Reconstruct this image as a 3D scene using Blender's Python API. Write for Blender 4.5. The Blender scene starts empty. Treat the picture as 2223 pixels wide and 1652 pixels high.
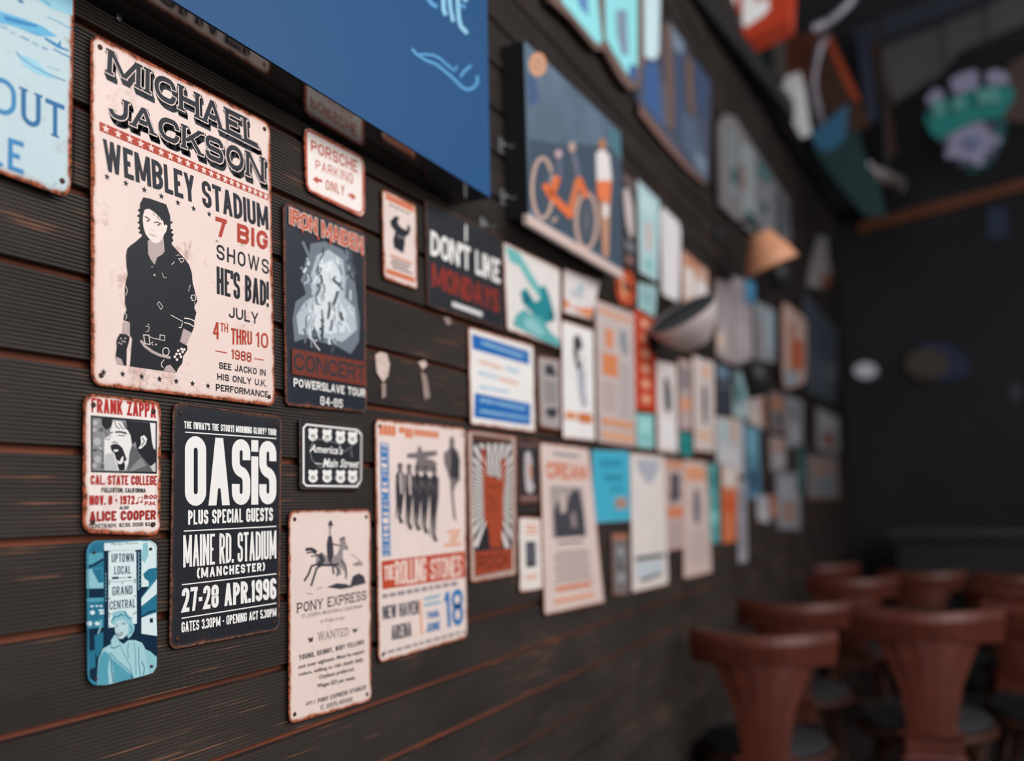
import bpy, math, random
from mathutils import Vector, Matrix
random.seed(7)
SC = bpy.context.scene
COL = SC.collection

# ------------------------------------------------------------------ camera
# the boarded wall is the plane y = 0 (x runs along it, away from the camera), z = 0 is the floor
H = 1.27                                   # height of the lens above the floor
F, YAW, PITCH, ROLL, PX, PY, DIST = 2000.56, .4574, .0585, -.0186, 1111.5, 973.0, .8618
FW = Vector((math.cos(YAW)*math.cos(PITCH), math.sin(YAW)*math.cos(PITCH), math.sin(PITCH)))
_r = Vector((math.sin(YAW), -math.cos(YAW), 0)); _u = _r.cross(FW)
RT = _r*math.cos(ROLL)+_u*math.sin(ROLL); UP = _u*math.cos(ROLL)-_r*math.sin(ROLL)
EYE = Vector((0, -DIST, H))
cd = bpy.data.cameras.new('camera'); cam = bpy.data.objects.new('camera', cd); COL.objects.link(cam)
cam.matrix_world = Matrix(((RT.x, UP.x, -FW.x, EYE.x), (RT.y, UP.y, -FW.y, EYE.y), (RT.z, UP.z, -FW.z, EYE.z), (0, 0, 0, 1)))
cd.sensor_width = 36; cd.lens = F/2223*36; cd.shift_y = (PY-826)/2223
cd.clip_start = .02; cd.clip_end = 60
cd.dof.use_dof = True; cd.dof.focus_distance = 1.15; cd.dof.aperture_fstop = 1.6
SC.camera = cam

# ------------------------------------------------------------------ world and lamps
SC.view_settings.view_transform = 'Standard'; SC.view_settings.look = 'None'
SC.view_settings.gamma = 1; SC.view_settings.exposure = 0; SC.view_settings.use_curve_mapping = False
w = bpy.data.worlds.new('dim_evening_air'); SC.world = w; w.use_nodes = True
w.node_tree.nodes['Background'].inputs[0].default_value = (.55, .66, .78, 1)
w.node_tree.nodes['Background'].inputs[1].default_value = .20
def area(name, loc, aim, sx, sy, power, color):
    l = bpy.data.lights.new(name, 'AREA'); l.shape = 'RECTANGLE'; l.size = sx; l.size_y = sy; l.energy = power; l.color = color
    o = bpy.data.objects.new(name, l); COL.objects.link(o); o.location = loc
    o.rotation_euler = (Vector(aim)-Vector(loc)).to_track_quat('-Z', 'Y').to_euler(); return o
area('open_shopfront_daylight', (-.4, -3.4, 2.3), (1.5, 0, 1.2), 2.4, 2.0, 118, (1, .95, .90))
area('room_daylight_far', (4.4, -4.2, 3.6), (4.2, 0, 1.7), 2.6, 1.6, 42, (.95, .97, 1))
area('mid_sign_fill', (2.3, -2.9, 3.0), (3.2, 0, 1.5), 1.4, 1.2, 46, (1, .97, .95))  # added fill lamp, brightens the mid-distance signs; stands for no known opening

# ------------------------------------------------------------------ helpers
def tag(o, label=None, cat=None, group=None, kind=None):
    if label: o['label'] = label
    if cat: o['category'] = cat
    if group: o['group'] = group
    if kind: o['kind'] = kind
    return o
def empty(name, loc, rz=0):
    o = bpy.data.objects.new(name, None); o.empty_display_size = .1; COL.objects.link(o)
    o.location = loc; o.rotation_euler = (0, 0, rz); return o
def ray(px, py): return FW*F+RT*(px-PX)-UP*(py-PY)
def P(px, py, y=0.0):
    d = ray(px, py); return EYE+d*((DIST+y)/d.y)
def PX_(px, py, x):
    d = ray(px, py); return EYE+d*(x/d.x)
class MB:
    def __init__(s): s.v = []; s.f = []
    def poly(s, pts):
        n = len(s.v); s.v += [tuple(p) for p in pts]; s.f.append(tuple(range(n, n+len(pts))))
    def prism(s, pts, d):
        "closed outline pts extruded by vector d"
        d = Vector(d); n = len(s.v); k = len(pts)
        s.v += [tuple(p) for p in pts]+[tuple(Vector(p)+d) for p in pts]
        s.f.append(tuple(range(n, n+k))); s.f.append(tuple(range(n+2*k-1, n+k-1, -1)))
        for i in range(k): j = (i+1) % k; s.f.append((n+i, n+j, n+k+j, n+k+i))
    def box(s, x0, x1, y0, y1, z0, z1):
        s.prism([(x0, y0, z0), (x1, y0, z0), (x1, y1, z0), (x0, y1, z0)], (0, 0, z1-z0))
    def tube(s, pts, r, seg=10, r2=None):
        pts = [Vector(p) for p in pts]; n0 = len(s.v); m = len(pts)
        for i, p in enumerate(pts):
            t = (pts[min(i+1, m-1)]-pts[max(i-1, 0)]).normalized()
            a = t.cross(Vector((0, 0, 1)))
            if a.length < .1: a = t.cross(Vector((1, 0, 0)))
            a.normalize(); b = t.cross(a)
            rr = r if r2 is None else r+(r2-r)*i/(m-1)
            for k in range(seg):
                g = 2*math.pi*k/seg; s.v.append(tuple(p+a*math.cos(g)*rr+b*math.sin(g)*rr))
        for i in range(m-1):
            for k in range(seg):
                q = (k+1) % seg; s.f.append((n0+i*seg+k, n0+i*seg+q, n0+(i+1)*seg+q, n0+(i+1)*seg+k))
        s.f.append(tuple(range(n0, n0+seg))); s.f.append(tuple(range(n0+m*seg-1, n0+(m-1)*seg-1, -1)))
    def lathe(s, prof, seg=24, o=(0, 0, 0), ax=(0, 0, 1), close=False):
        ax = Vector(ax).normalized(); a = ax.cross(Vector((0, 1, 0)))
        if a.length < .1: a = ax.cross(Vector((1, 0, 0)))
        a.normalize(); b = ax.cross(a); o = Vector(o); n0 = len(s.v); m = len(prof)
        for r, h in prof:
            for k in range(seg):
                g = 2*math.pi*k/seg; s.v.append(tuple(o+ax*h+a*math.cos(g)*r+b*math.sin(g)*r))
        for i in range(m-1 if not close else m):
            i2 = (i+1) % m
            for k in range(seg):
                q = (k+1) % seg; s.f.append((n0+i*seg+k, n0+i*seg+q, n0+i2*seg+q, n0+i2*seg+k))
        if not close:
            s.f.append(tuple(range(n0, n0+seg))); s.f.append(tuple(range(n0+m*seg-1, n0+(m-1)*seg-1, -1)))
    def build(s, name, mat, parent=None, origin=None, smooth=False, bevel=0):
        me = bpy.data.meshes.new(name); o_ = Vector(origin) if origin is not None else Vector()
        me.from_pydata([tuple(Vector(v)-o_) for v in s.v], [], s.f); me.materials.append(mat)
        if smooth: me.shade_smooth()
        o = bpy.data.objects.new(name, me); COL.objects.link(o)
        if parent: o.parent = parent
        elif origin is not None: o.location = o_
        if bevel:
            m = o.modifiers.new('bevel', 'BEVEL'); m.width = bevel; m.segments = 2; m.limit_method = 'ANGLE'
        return o

# ------------------------------------------------------------------ materials
def lin(c): return tuple(((v/255)/12.92 if v/255 <= .04045 else ((v/255+.055)/1.055)**2.4) for v in c)
MATS = {}
def mat(rgb, rough=.5, metal=0, spec=.35, noise=0, scale=40, emit=0):
    key = (tuple(rgb), rough, metal, spec, noise, scale, emit)
    if key in MATS: return MATS[key]
    m = bpy.data.materials.new('coat_%d' % len(MATS)); m.use_nodes = True; N = m.node_tree; b = N.nodes['Principled BSDF']
    c = lin(rgb)+(1,); b.inputs['Base Color'].default_value = c
    b.inputs['Roughness'].default_value = rough; b.inputs['Metallic'].default_value = metal
    b.inputs['Specular IOR Level'].default_value = spec
    if noise:
        tc = N.nodes.new('ShaderNodeTexCoord'); n = N.nodes.new('ShaderNodeTexNoise'); n.inputs['Scale'].default_value = scale
        n.inputs['Detail'].default_value = 6; mp = N.nodes.new('ShaderNodeMapRange')
        mp.inputs[1].default_value = .3; mp.inputs[2].default_value = .7; mp.inputs[3].default_value = 1-noise; mp.inputs[4].default_value = 1+noise
        mx = N.nodes.new('ShaderNodeVectorMath'); mx.operation = 'SCALE'; mx.inputs[0].default_value = c[:3]
        N.links.new(tc.outputs['Object'], n.inputs['Vector']); N.links.new(n.outputs['Fac'], mp.inputs[0])
        N.links.new(mp.outputs[0], mx.inputs['Scale']); N.links.new(mx.outputs[0], b.inputs['Base Color'])
    if emit:
        b.inputs['Emission Color'].default_value = c; b.inputs['Emission Strength'].default_value = emit
    MATS[key] = m; return m
def plate_mat(rgb, rust=.5, rustc=(176, 92, 60), stain=.25):
    "painted tin: rust creeping in from the rim, faint stains inside"
    key = ('plate', tuple(rgb), rust, tuple(rustc), stain)
    if key in MATS: return MATS[key]
    m = bpy.data.materials.new('painted_tin_%d' % len(MATS)); m.use_nodes = True; N = m.node_tree; L = N.links; b = N.nodes['Principled BSDF']
    b.inputs['Roughness'].default_value = .42; b.inputs['Specular IOR Level'].default_value = .3
    tc = N.nodes.new('ShaderNodeTexCoord')
    def noise(sc, det=7):
        n = N.nodes.new('ShaderNodeTexNoise'); n.inputs['Scale'].default_value = sc; n.inputs['Detail'].default_value = det
        n.inputs['Roughness'].default_value = .65; L.new(tc.outputs['Object'], n.inputs['Vector']); return n.outputs['Fac']
    def math_(op, a, c, cl=False):
        n = N.nodes.new('ShaderNodeMath'); n.operation = op; n.use_clamp = cl
        for i, q in enumerate((a, c)):
            if isinstance(q, (int, float)): n.inputs[i].default_value = q
            else: L.new(q, n.inputs[i])
        return n.outputs[0]
    def ramp(v, a, c, lo=0., hi=1.):
        n = N.nodes.new('ShaderNodeMapRange'); n.interpolation_type = 'SMOOTHSTEP'
        for i, q in enumerate((a, c, lo, hi)): n.inputs[i+1].default_value = q
        L.new(v, n.inputs[0]); return n.outputs[0]
    at = N.nodes.new('ShaderNodeAttribute'); at.attribute_name = 'rim'
    n1 = noise(38); n2 = noise(9); n3 = noise(160, 4)
    # distance from the rim against two scales of noise
    edge = math_('SUBTRACT', at.outputs['Fac'], math_('MULTIPLY', n1, 1.3))
    edge = math_('SUBTRACT', edge, math_('MULTIPLY', n2, .7))
    m1 = ramp(edge, rust-1.30, rust-.95, 1, 0)
    st = math_('MULTIPLY', ramp(math_('ADD', n2, math_('MULTIPLY', n3, .25)), .66, .82), stain)
    spk = math_('MULTIPLY', ramp(math_('ADD', math_('MULTIPLY', n1, .75), math_('MULTIPLY', n3, .35)), .70, .74), .8*min(1, rust*1.6))
    msk = math_('MAXIMUM', m1, math_('MAXIMUM', st, spk))
    c1 = N.nodes.new('ShaderNodeMix'); c1.data_type = 'RGBA'; c0 = N.nodes.new('ShaderNodeMix'); c0.data_type = 'RGBA'; c0.inputs[7].default_value = lin(tuple(v*.5+w_*.5 for v, w_ in zip(rustc, rgb)))+(1,)
    rr = N.nodes.new('ShaderNodeMix'); rr.data_type = 'RGBA'
    rr.inputs[6].default_value = lin(rustc)+(1,); rr.inputs[7].default_value = lin(tuple(v*.45 for v in rustc))+(1,)
    L.new(ramp(n3, .42, .62), rr.inputs[0])
    base = N.nodes.new('ShaderNodeVectorMath'); base.operation = 'SCALE'; base.inputs[0].default_value = lin(rgb)
    L.new(ramp(n2, .3, .7, .95, 1.04), base.inputs['Scale'])
    L.new(msk, c1.inputs[0]); L.new(base.outputs[0], c0.inputs[6]); L.new(ramp(edge, rust-1.35, rust-.55, .75, 0), c0.inputs[0]); L.new(c0.outputs[2], c1.inputs[6]); L.new(rr.outputs[2], c1.inputs[7])
    L.new(c1.outputs[2], b.inputs['Base Color']); L.new(ramp(msk, 0, 1, .42, .8), b.inputs['Roughness'])
    MATS[key] = m; return m
def board_mat():
    m = bpy.data.materials.new('black_stained_decking'); m.use_nodes = True; N = m.node_tree; L = N.links; b = N.nodes['Principled BSDF']
    tc = N.nodes.new('ShaderNodeTexCoord'); mp = N.nodes.new('ShaderNodeMapping'); mp.inputs['Scale'].default_value = (7, 60, 260)
    L.new(tc.outputs['Object'], mp.inputs[0]); n = N.nodes.new('ShaderNodeTexNoise'); n.inputs['Scale'].default_value = 1; n.inputs['Detail'].default_value = 5
    L.new(mp.outputs[0], n.inputs[0])
    mp2 = N.nodes.new('ShaderNodeMapping'); mp2.inputs['Scale'].default_value = (3, 3, 9); L.new(tc.outputs['Object'], mp2.inputs[0])
    n2 = N.nodes.new('ShaderNodeTexNoise'); n2.inputs['Scale'].default_value = 1; n2.inputs['Detail'].default_value = 4; L.new(mp2.outputs[0], n2.inputs[0])
    ad = N.nodes.new('ShaderNodeMath'); ad.operation = 'ADD'; m2 = N.nodes.new('ShaderNodeMath'); m2.operation = 'MULTIPLY'; m2.inputs[1].default_value = .45
    L.new(n2.outputs[0], m2.inputs[0]); L.new(n.outputs[0], ad.inputs[0]); L.new(m2.outputs[0], ad.inputs[1])
    r = N.nodes.new('ShaderNodeMapRange'); r.inputs[1].default_value = .86; r.inputs[2].default_value = .94; L.new(ad.outputs[0], r.inputs[0])
    g = N.nodes.new('ShaderNodeValToRGB'); g.color_ramp.elements[0].color = lin((48, 43, 41))+(1,); g.color_ramp.elements[0].position = .3
    g.color_ramp.elements[1].color = lin((66, 58, 55))+(1,); g.color_ramp.elements[1].position = .7; L.new(n2.outputs[0], g.inputs[0])
    mx = N.nodes.new('ShaderNodeMix'); mx.data_type = 'RGBA'; mx.inputs[7].default_value = lin((128, 88, 68))+(1,)
    L.new(r.outputs[0], mx.inputs[0]); L.new(g.outputs[0], mx.inputs[6]); L.new(mx.outputs[2], b.inputs['Base Color'])
    b.inputs['Roughness'].default_value = .6; b.inputs['Specular IOR Level'].default_value = .3
    bp = N.nodes.new('ShaderNodeBump'); bp.inputs['Strength'].default_value = .35; bp.inputs['Distance'].default_value = .001
    L.new(n.outputs[0], bp.inputs['Height']); L.new(bp.outputs[0], b.inputs['Normal']); return m
INK = (29, 32, 42); PAPER = (236, 214, 207); WHITE = (238, 234, 232); RED = (178, 62, 44)
M_DARK = mat((34, 34, 36), .6, noise=.2, scale=6)

# ------------------------------------------------------------------ the boarded wall
BM = board_mat(); PIT = .0961; G0 = .064+H
XL, XR = -1.3, 8.0
b = MB(); b.box(XL, XR, .0155, .06, 0, 2.26+H)
wall = b.build('wall_left', mat((118, 66, 48), .75, noise=.4, scale=4)); tag(wall, 'dark boarded wall carrying the tin signs, brown backing between its boards', kind='structure')
def plank_mesh(x0, x1, z0, z1):
    h = z1-z0; nr = 19; pt = h/nr; prof = [(.0015, z0)]
    for i in range(nr):
        a = z0+i*pt
        prof += [(0.0, a+pt*.18), (0.0, a+pt*.60), (.0024, a+pt*.72), (.0024, a+pt*.95)]
    prof += [(.0015, z1), (.0138, z1), (.0138, z0)]
    m = MB(); m.prism([(x0, y, z) for y, z in prof], (x1-x0, 0, 0)); return m
for n in range(-14, 23):
    z0 = G0+n*PIT+.005; z1 = z0+PIT-.010
    if z0 < 0: continue
    xs = [XL]; x = XL+random.uniform(1.2, 2.6)
    while x < XR-.8: xs.append(x); x += random.uniform(2.0, 3.0)
    xs.append(XR)
    for a, c in zip(xs[:-1], xs[1:]):
        dz = random.uniform(-.0012, .0012); dy = random.uniform(0, .0012)
        o = plank_mesh(a+.0015, c-.0015, z0+dz, z1+dz).build('plank', BM, wall)
        o.location = (0, dy, 0)
        o.rotation_euler = (0, random.uniform(-.0003, .0003), 0)
# dark fascia along the top edge of the wall
b = MB()
e0, e1 = P(1559, 0, -.05), PX_(1893, 450, 7.95)
dirv = (e1-e0); q0 = e0-dirv*.9; q1 = e1
b.prism([q0, q1, q1-Vector((0, 0, .10)), q0-Vector((0, 0, .10))], (0, .05, 0))
tag(b.build('trim_1', M_DARK), 'dark sloping fascia beam along the top edge of the boarded wall', kind='structure')
# the rest of the room: floor, far wall, upper wall, ceiling
b = MB(); b.box(XL, 8.2, -7.5, 2.0, -.05, 0)
tag(b.build('floor', mat((52, 46, 44), .6, noise=.3, scale=3)), kind='structure')
b = MB(); b.box(8.0, 8.1, -7.5, 2.0, 0, 4.6)
far = b.build('wall_far', mat((30, 31, 34), .75, noise=.25, scale=2)); tag(far, kind='structure')
b = MB(); b.box(XL, 8.0, 1.2, 1.3, 0, 4.6)
tag(b.build('wall_upper', mat((74, 72, 78), .8, noise=.25, scale=2)), kind='structure')
b = MB(); b.box(XL, 8.1, -2.2, 2.0, 4.6, 4.7)
tag(b.build('ceiling', mat((86, 84, 92), .8)), kind='structure')
# orange timber lintel across the far wall
b = MB(); L0, L1 = PX_(1862, 484, 7.93), PX_(2223, 388, 7.93); L2 = L0+(L1-L0)*3.2
b.prism([L0, L2, L2-Vector((0, 0, .085)), L0-Vector((0, 0, .085))], (.06, 0, 0))
tag(b.build('trim_2', mat((112, 62, 40), .6, noise=.2, scale=8)), 'brown timber lintel sloping across the dark far wall', kind='structure')

# ------------------------------------------------------------------ stroke lettering
R_ = True
def g(*paths): return paths
def rnd(*p): return [(x, y, True) for x, y in p]
def D_(*a): return ('d',)+a
GL = {
'A': (1.08, [D_(0,0,.5,1), D_(1,0,.5,1), [(.3,.3),(.7,.3)]]),
'B': (1, [[(0,.53),(0,1),(1,1,R_),(1,.53,R_),(0,.53),(0,0),(1,0,R_),(1,.53,R_),(.3,.53)]]),
'C': (1, [[(1,.68),(1,1,R_),(0,1,R_),(0,0,R_),(1,0,R_),(1,.32)]]),
'D': (1, [[(0,0),(0,1),(1,1,R_),(1,0,R_),(0,0)]]),
'E': (.85, [[(1,1),(0,1),(0,0),(1,0)], [(0,.5),(.85,.5)]]),
'F': (.82, [[(1,1),(0,1),(0,0)], [(0,.5),(.85,.5)]]),
'G': (1, [[(1,.7),(1,1,R_),(0,1,R_),(0,0,R_),(1,0,R_),(1,.46),(.6,.46)]]),
'H': (1, [[(0,0),(0,1)], [(1,0),(1,1)], [(0,.5),(1,.5)]]),
'I': (.3, [[(.5,0),(.5,1)]]),
'J': (.8, [[(1,1),(1,0,R_),(0,0,R_),(0,.3)]]),
'K': (1.04, [[(0,0),(0,1)], D_(1,1,.12,.35), D_(.38,.62,1,0)]),
'L': (.8, [[(0,1),(0,0),(1,0)]]),
'M': (1.4, [[(0,0),(0,1)], [(1,0),(1,1)], D_(.03,1,.5,.12), D_(.97,1,.5,.12)]),
'N': (1.08, [[(0,0),(0,1)], [(1,0),(1,1)], D_(.03,1,.97,0)]),
'O': (1, [[(.5,0),(1,0,R_),(1,1,R_),(0,1,R_),(0,0,R_),(.5,0)]]),
'P': (.95, [[(0,0),(0,1),(1,1,R_),(1,.45,R_),(0,.45)]]),
'Q': (1, [[(.5,0),(1,0,R_),(1,1,R_),(0,1,R_),(0,0,R_),(.5,0)], [(.6,.25),(1.05,-.08)]]),
'R': (1, [[(0,0),(0,1),(1,1,R_),(1,.48,R_),(0,.48)], D_(.5,.5,1,0)]),
'S': (.97, [[(1,.72),(1,1,R_),(0,1,R_),(0,.53,R_),(1,.47,R_),(1,0,R_),(0,0,R_),(0,.28)]]),
'T': (.95, [[(0,1),(1,1)], [(.5,1),(.5,0)]]),
'U': (1, [[(0,1),(0,0,R_),(1,0,R_),(1,1)]]),
'V': (1.05, [D_(0,1,.5,0), D_(1,1,.5,0)]),
'W': (1.55, [D_(0,1,.26,0), D_(.5,1,.26,0), D_(.5,1,.74,0), D_(1,1,.74,0)]),
'X': (1.04, [D_(0,0,1,1), D_(0,1,1,0)]),
'Y': (1.04, [D_(0,1,.5,.4), D_(1,1,.5,.4), [(.5,.42),(.5,0)]]),
'Z': (.95, [[(0,1),(1,1)], [(0,0),(1,0)], D_(.95,.97,.05,.03)]),
'i': (.3, [[(.5,0),(.5,.70)], [(.5,.97),(.5,1)]]),
'0': (.95, [[(.5,0),(1,0,R_),(1,1,R_),(0,1,R_),(0,0,R_),(.5,0)]]),
'1': (.55, [[(.8,1),(.8,0)], D_(.1,.74,.75,.98)]),
'2': (.92, [[(0,.72),(0,1,R_),(1,1,R_),(1,.6,R_),(0,0),(1,0)]]),
'3': (.92, [[(0,.75),(0,1,R_),(1,1,R_),(1,.53,R_),(.4,.53)], [(.4,.53),(1,.53,R_),(1,0,R_),(0,0,R_),(0,.25)]]),
'4': (.98, [[(.75,0),(.75,1)], [(0,.3),(1,.3)], D_(.7,1,.02,.3)]),
'5': (.92, [[(1,1),(0,1),(0,.58),(1,.6,R_),(1,0,R_),(0,0,R_),(0,.25)]]),
'6': (.95, [[(1,.78),(1,1,R_),(0,1,R_),(0,0,R_),(1,0,R_),(1,.56,R_),(0,.56)]]),
'7': (.9, [[(0,1),(1,1)], D_(.97,.97,.35,0)]),
'8': (.95, [[(.5,.53),(1,.53,R_),(1,1,R_),(0,1,R_),(0,.53,R_),(.5,.53)], [(.5,.53),(1,.53,R_),(1,0,R_),(0,0,R_),(0,.53,R_),(.5,.53)]]),
'9': (.95, [[(0,.22),(0,0,R_),(1,0,R_),(1,1,R_),(0,1,R_),(0,.44,R_),(1,.44)]]),
'.': (.22, [[(.5,0),(.5,.02)]]), ',': (.22, [[(.5,.03),(.2,-.12)]]), ':': (.22, [[(.5,.12),(.5,.14)], [(.5,.62),(.5,.64)]]),
'-': (.45, [[(0,.45),(1,.45)]]), "'": (.2, [[(.5,1),(.4,.8)]]), '!': (.25, [[(.5,1),(.5,.34)], [(.5,0),(.5,.02)]]),
'?': (.8, [[(0,.75),(0,1,R_),(1,1,R_),(1,.55,R_),(.5,.45),(.5,.3)], [(.5,0),(.5,.02)]]),
'(': (.5, [[(1,1.03),(0,.8),(0,.2),(1,-.03)]]), ')': (.5, [[(0,1.03),(1,.8),(1,.2),(0,-.03)]]),
'$': (.92, [[(1,.75),(1,.95,R_),(0,.95,R_),(0,.53,R_),(1,.47,R_),(1,.05,R_),(0,.05,R_),(0,.25)], [(.5,-.06),(.5,1.06)]]),
'&': (1, [[(1,0),(.2,.8),(.5,1),(.75,.8),(0,.25),(.4,0),(1,.4)]]),
' ': (.5, []), '·': (.35, [[(.5,.42),(.5,.52)]]), '=': (.6, [[(0,.3),(1,.3)], [(0,.6),(1,.6)]]),
}
def strip(path, t, cap=True):
    "centre line (2D points) -> list of convex quads of thickness t, mitred"
    p = [Vector(q) for q in path]; out = []
    q = [p[0]]
    for a in p[1:]:
        if (a-q[-1]).length > 1e-7: q.append(a)
    if len(q) < 2: return out
    p = q; n = len(p); closed = (p[0]-p[-1]).length < 1e-6
    c0, c1 = cap if isinstance(cap, tuple) else (cap, cap)
    if not closed:
        if c0: p[0] = p[0]-(p[1]-p[0]).normalized()*t/2
        if c1: p[-1] = p[-1]+(p[-1]-p[-2]).normalized()*t/2
    D = [(p[i+1]-p[i]).normalized() for i in range(n-1)]; Nn = [Vector((-d.y, d.x)) for d in D]
    L = []; R = []
    for i in range(n):
        a = Nn[i-1] if i > 0 else (Nn[-1] if closed else Nn[0]); c = Nn[i] if i < n-1 else (Nn[0] if closed else Nn[-1])
        m = a+c
        if m.length < .2: m = c.copy()
        m.normalize(); k = 1/max(.45, m.dot(c)); L.append(p[i]+m*k*t/2); R.append(p[i]-m*k*t/2)
    for i in range(n-1): out.append([R[i], R[i+1], L[i+1], L[i]])
    return out
def roundpath(path, rmax):
    out = []; n = len(path)
    for i, q in enumerate(path):
        v = Vector(q[:2])
        if len(q) > 2 and 0 < i < n-1:
            a = Vector(path[i-1][:2]); c = Vector(path[i+1][:2])
            la, lc = (a-v).length, (c-v).length
            fa = .5 if len(path[i-1]) > 2 else 1; fc = .5 if len(path[i+1]) > 2 else 1
            r = min(rmax, la*fa*.999, lc*fc*.999)
            s, e = v+(a-v).normalized()*r, v+(c-v).normalized()*r
            for k in range(6):
                u = k/5; out.append(_arc(s, v, e, u))
        else: out.append(v)
    return out
def _arc(s, v, e, u):
    w_ = .72; a, b_, c = (1-u)**2, 2*u*(1-u)*w_, u*u; return (s*a+v*b_+e*c)/(a+b_+c)
def layout(text, W, Ht, t, serif=False, gap=.16):
    "polygons (2D, metres) of a line of stroke lettering filling W x Ht"
    n = len(text); tot = sum(GL.get(c, GL[' '])[0] for c in text)
    u = W/(tot+gap*(n-1)); out = []; x = 0
    for c in text:
        gw, paths = GL.get(c, GL[' ']); ww = gw*u
        tt = min(t, ww*.42) if gw > .6 else min(t, ww*.95)
        if c in "I.,:'!1i-·": tt = min(t, u*.38)
        tt = min(tt, Ht*.42)
        if c in 'BESRAGPF235689$': tt = min(tt, Ht*.235)
        for p in paths:
            if p[0] == 'd':
                _, ax, ay, bx, by = p
                X0, X1 = x+tt/2+ax*(ww-tt), x+tt/2+bx*(ww-tt); Y0, Y1 = ay*Ht, by*Ht
                hw = min(tt*.5*math.hypot(X1-X0, Y1-Y0)/max(1e-9, abs(Y1-Y0)), tt*.9)*(.85 if c in 'NWMKX' else .95)
                out.append([Vector((X0-hw, Y0)), Vector((X0+hw, Y0)), Vector((X1+hw, Y1)), Vector((X1-hw, Y1))])
                if serif:
                    for sx, sy in ((X0, ay), (X1, by)):
                        if sy in (0, 1) and not (c == 'A' and sy == 1) and c not in 'NMZ': 
                            yb_ = 0 if sy == 0 else Ht-tt*.44; h2 = tt*.95
                            out.append([Vector((sx-h2, yb_)), Vector((sx+h2, yb_)), Vector((sx+h2, yb_+tt*.44)), Vector((sx-h2, yb_+tt*.44))])
                continue
            if gw < .4 and c not in '()-': q = [(x+ww/2+(a[0]-.5)*ww*.5, tt/2+a[1]*(Ht-tt)) for a in p]
            else: q = [(x+tt/2+a[0]*(ww-tt), tt/2+a[1]*(Ht-tt))+tuple(a[2:]) for a in p]
            out += strip(roundpath(q, ww*.55), tt, (p[0][1] in (0, 1, .9, 1.0) or c in '()-' or gw < .4 , p[-1][1] in (0, 1) or c in '()-' or gw < .4))
            if serif:
                for a, z in zip(p, q):
                    if len(a) == 2 and (a[1] in (0, 1)) and c not in 'ZT' or (c == 'T' and a == (.5, 0)):
                        sx, sy = z[0], (tt*.22 if a[1] == 0 else Ht-tt*.22); hw = tt*.95
                        out.append([Vector((sx-hw, sy-tt*.22)), Vector((sx+hw, sy-tt*.22)), Vector((sx+hw, sy+tt*.22)), Vector((sx-hw, sy+tt*.22))])
        x += ww+gap*u
    return out
def font_polys(text, bold=0, shear=0):
    c = bpy.data.curves.new('t', 'FONT'); c.body = text; c.offset = bold; c.shear = shear; c.resolution_u = 2
    o = bpy.data.objects.new('t', c); COL.objects.link(o)
    dg = bpy.context.evaluated_depsgraph_get(); me = o.evaluated_get(dg).to_mesh()
    V = [Vector(v.co[:2]) for v in me.vertices]; FS = [tuple(f.vertices) for f in me.polygons]
    bpy.data.objects.remove(o); bpy.data.curves.remove(c)
    x0 = min(v.x for v in V); x1 = max(v.x for v in V); y0 = min(v.y for v in V); y1 = max(v.y for v in V)
    return [[Vector(((V[i].x-x0)/(x1-x0), (V[i].y-y0)/(y1-y0))) for i in f] for f in FS]

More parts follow.
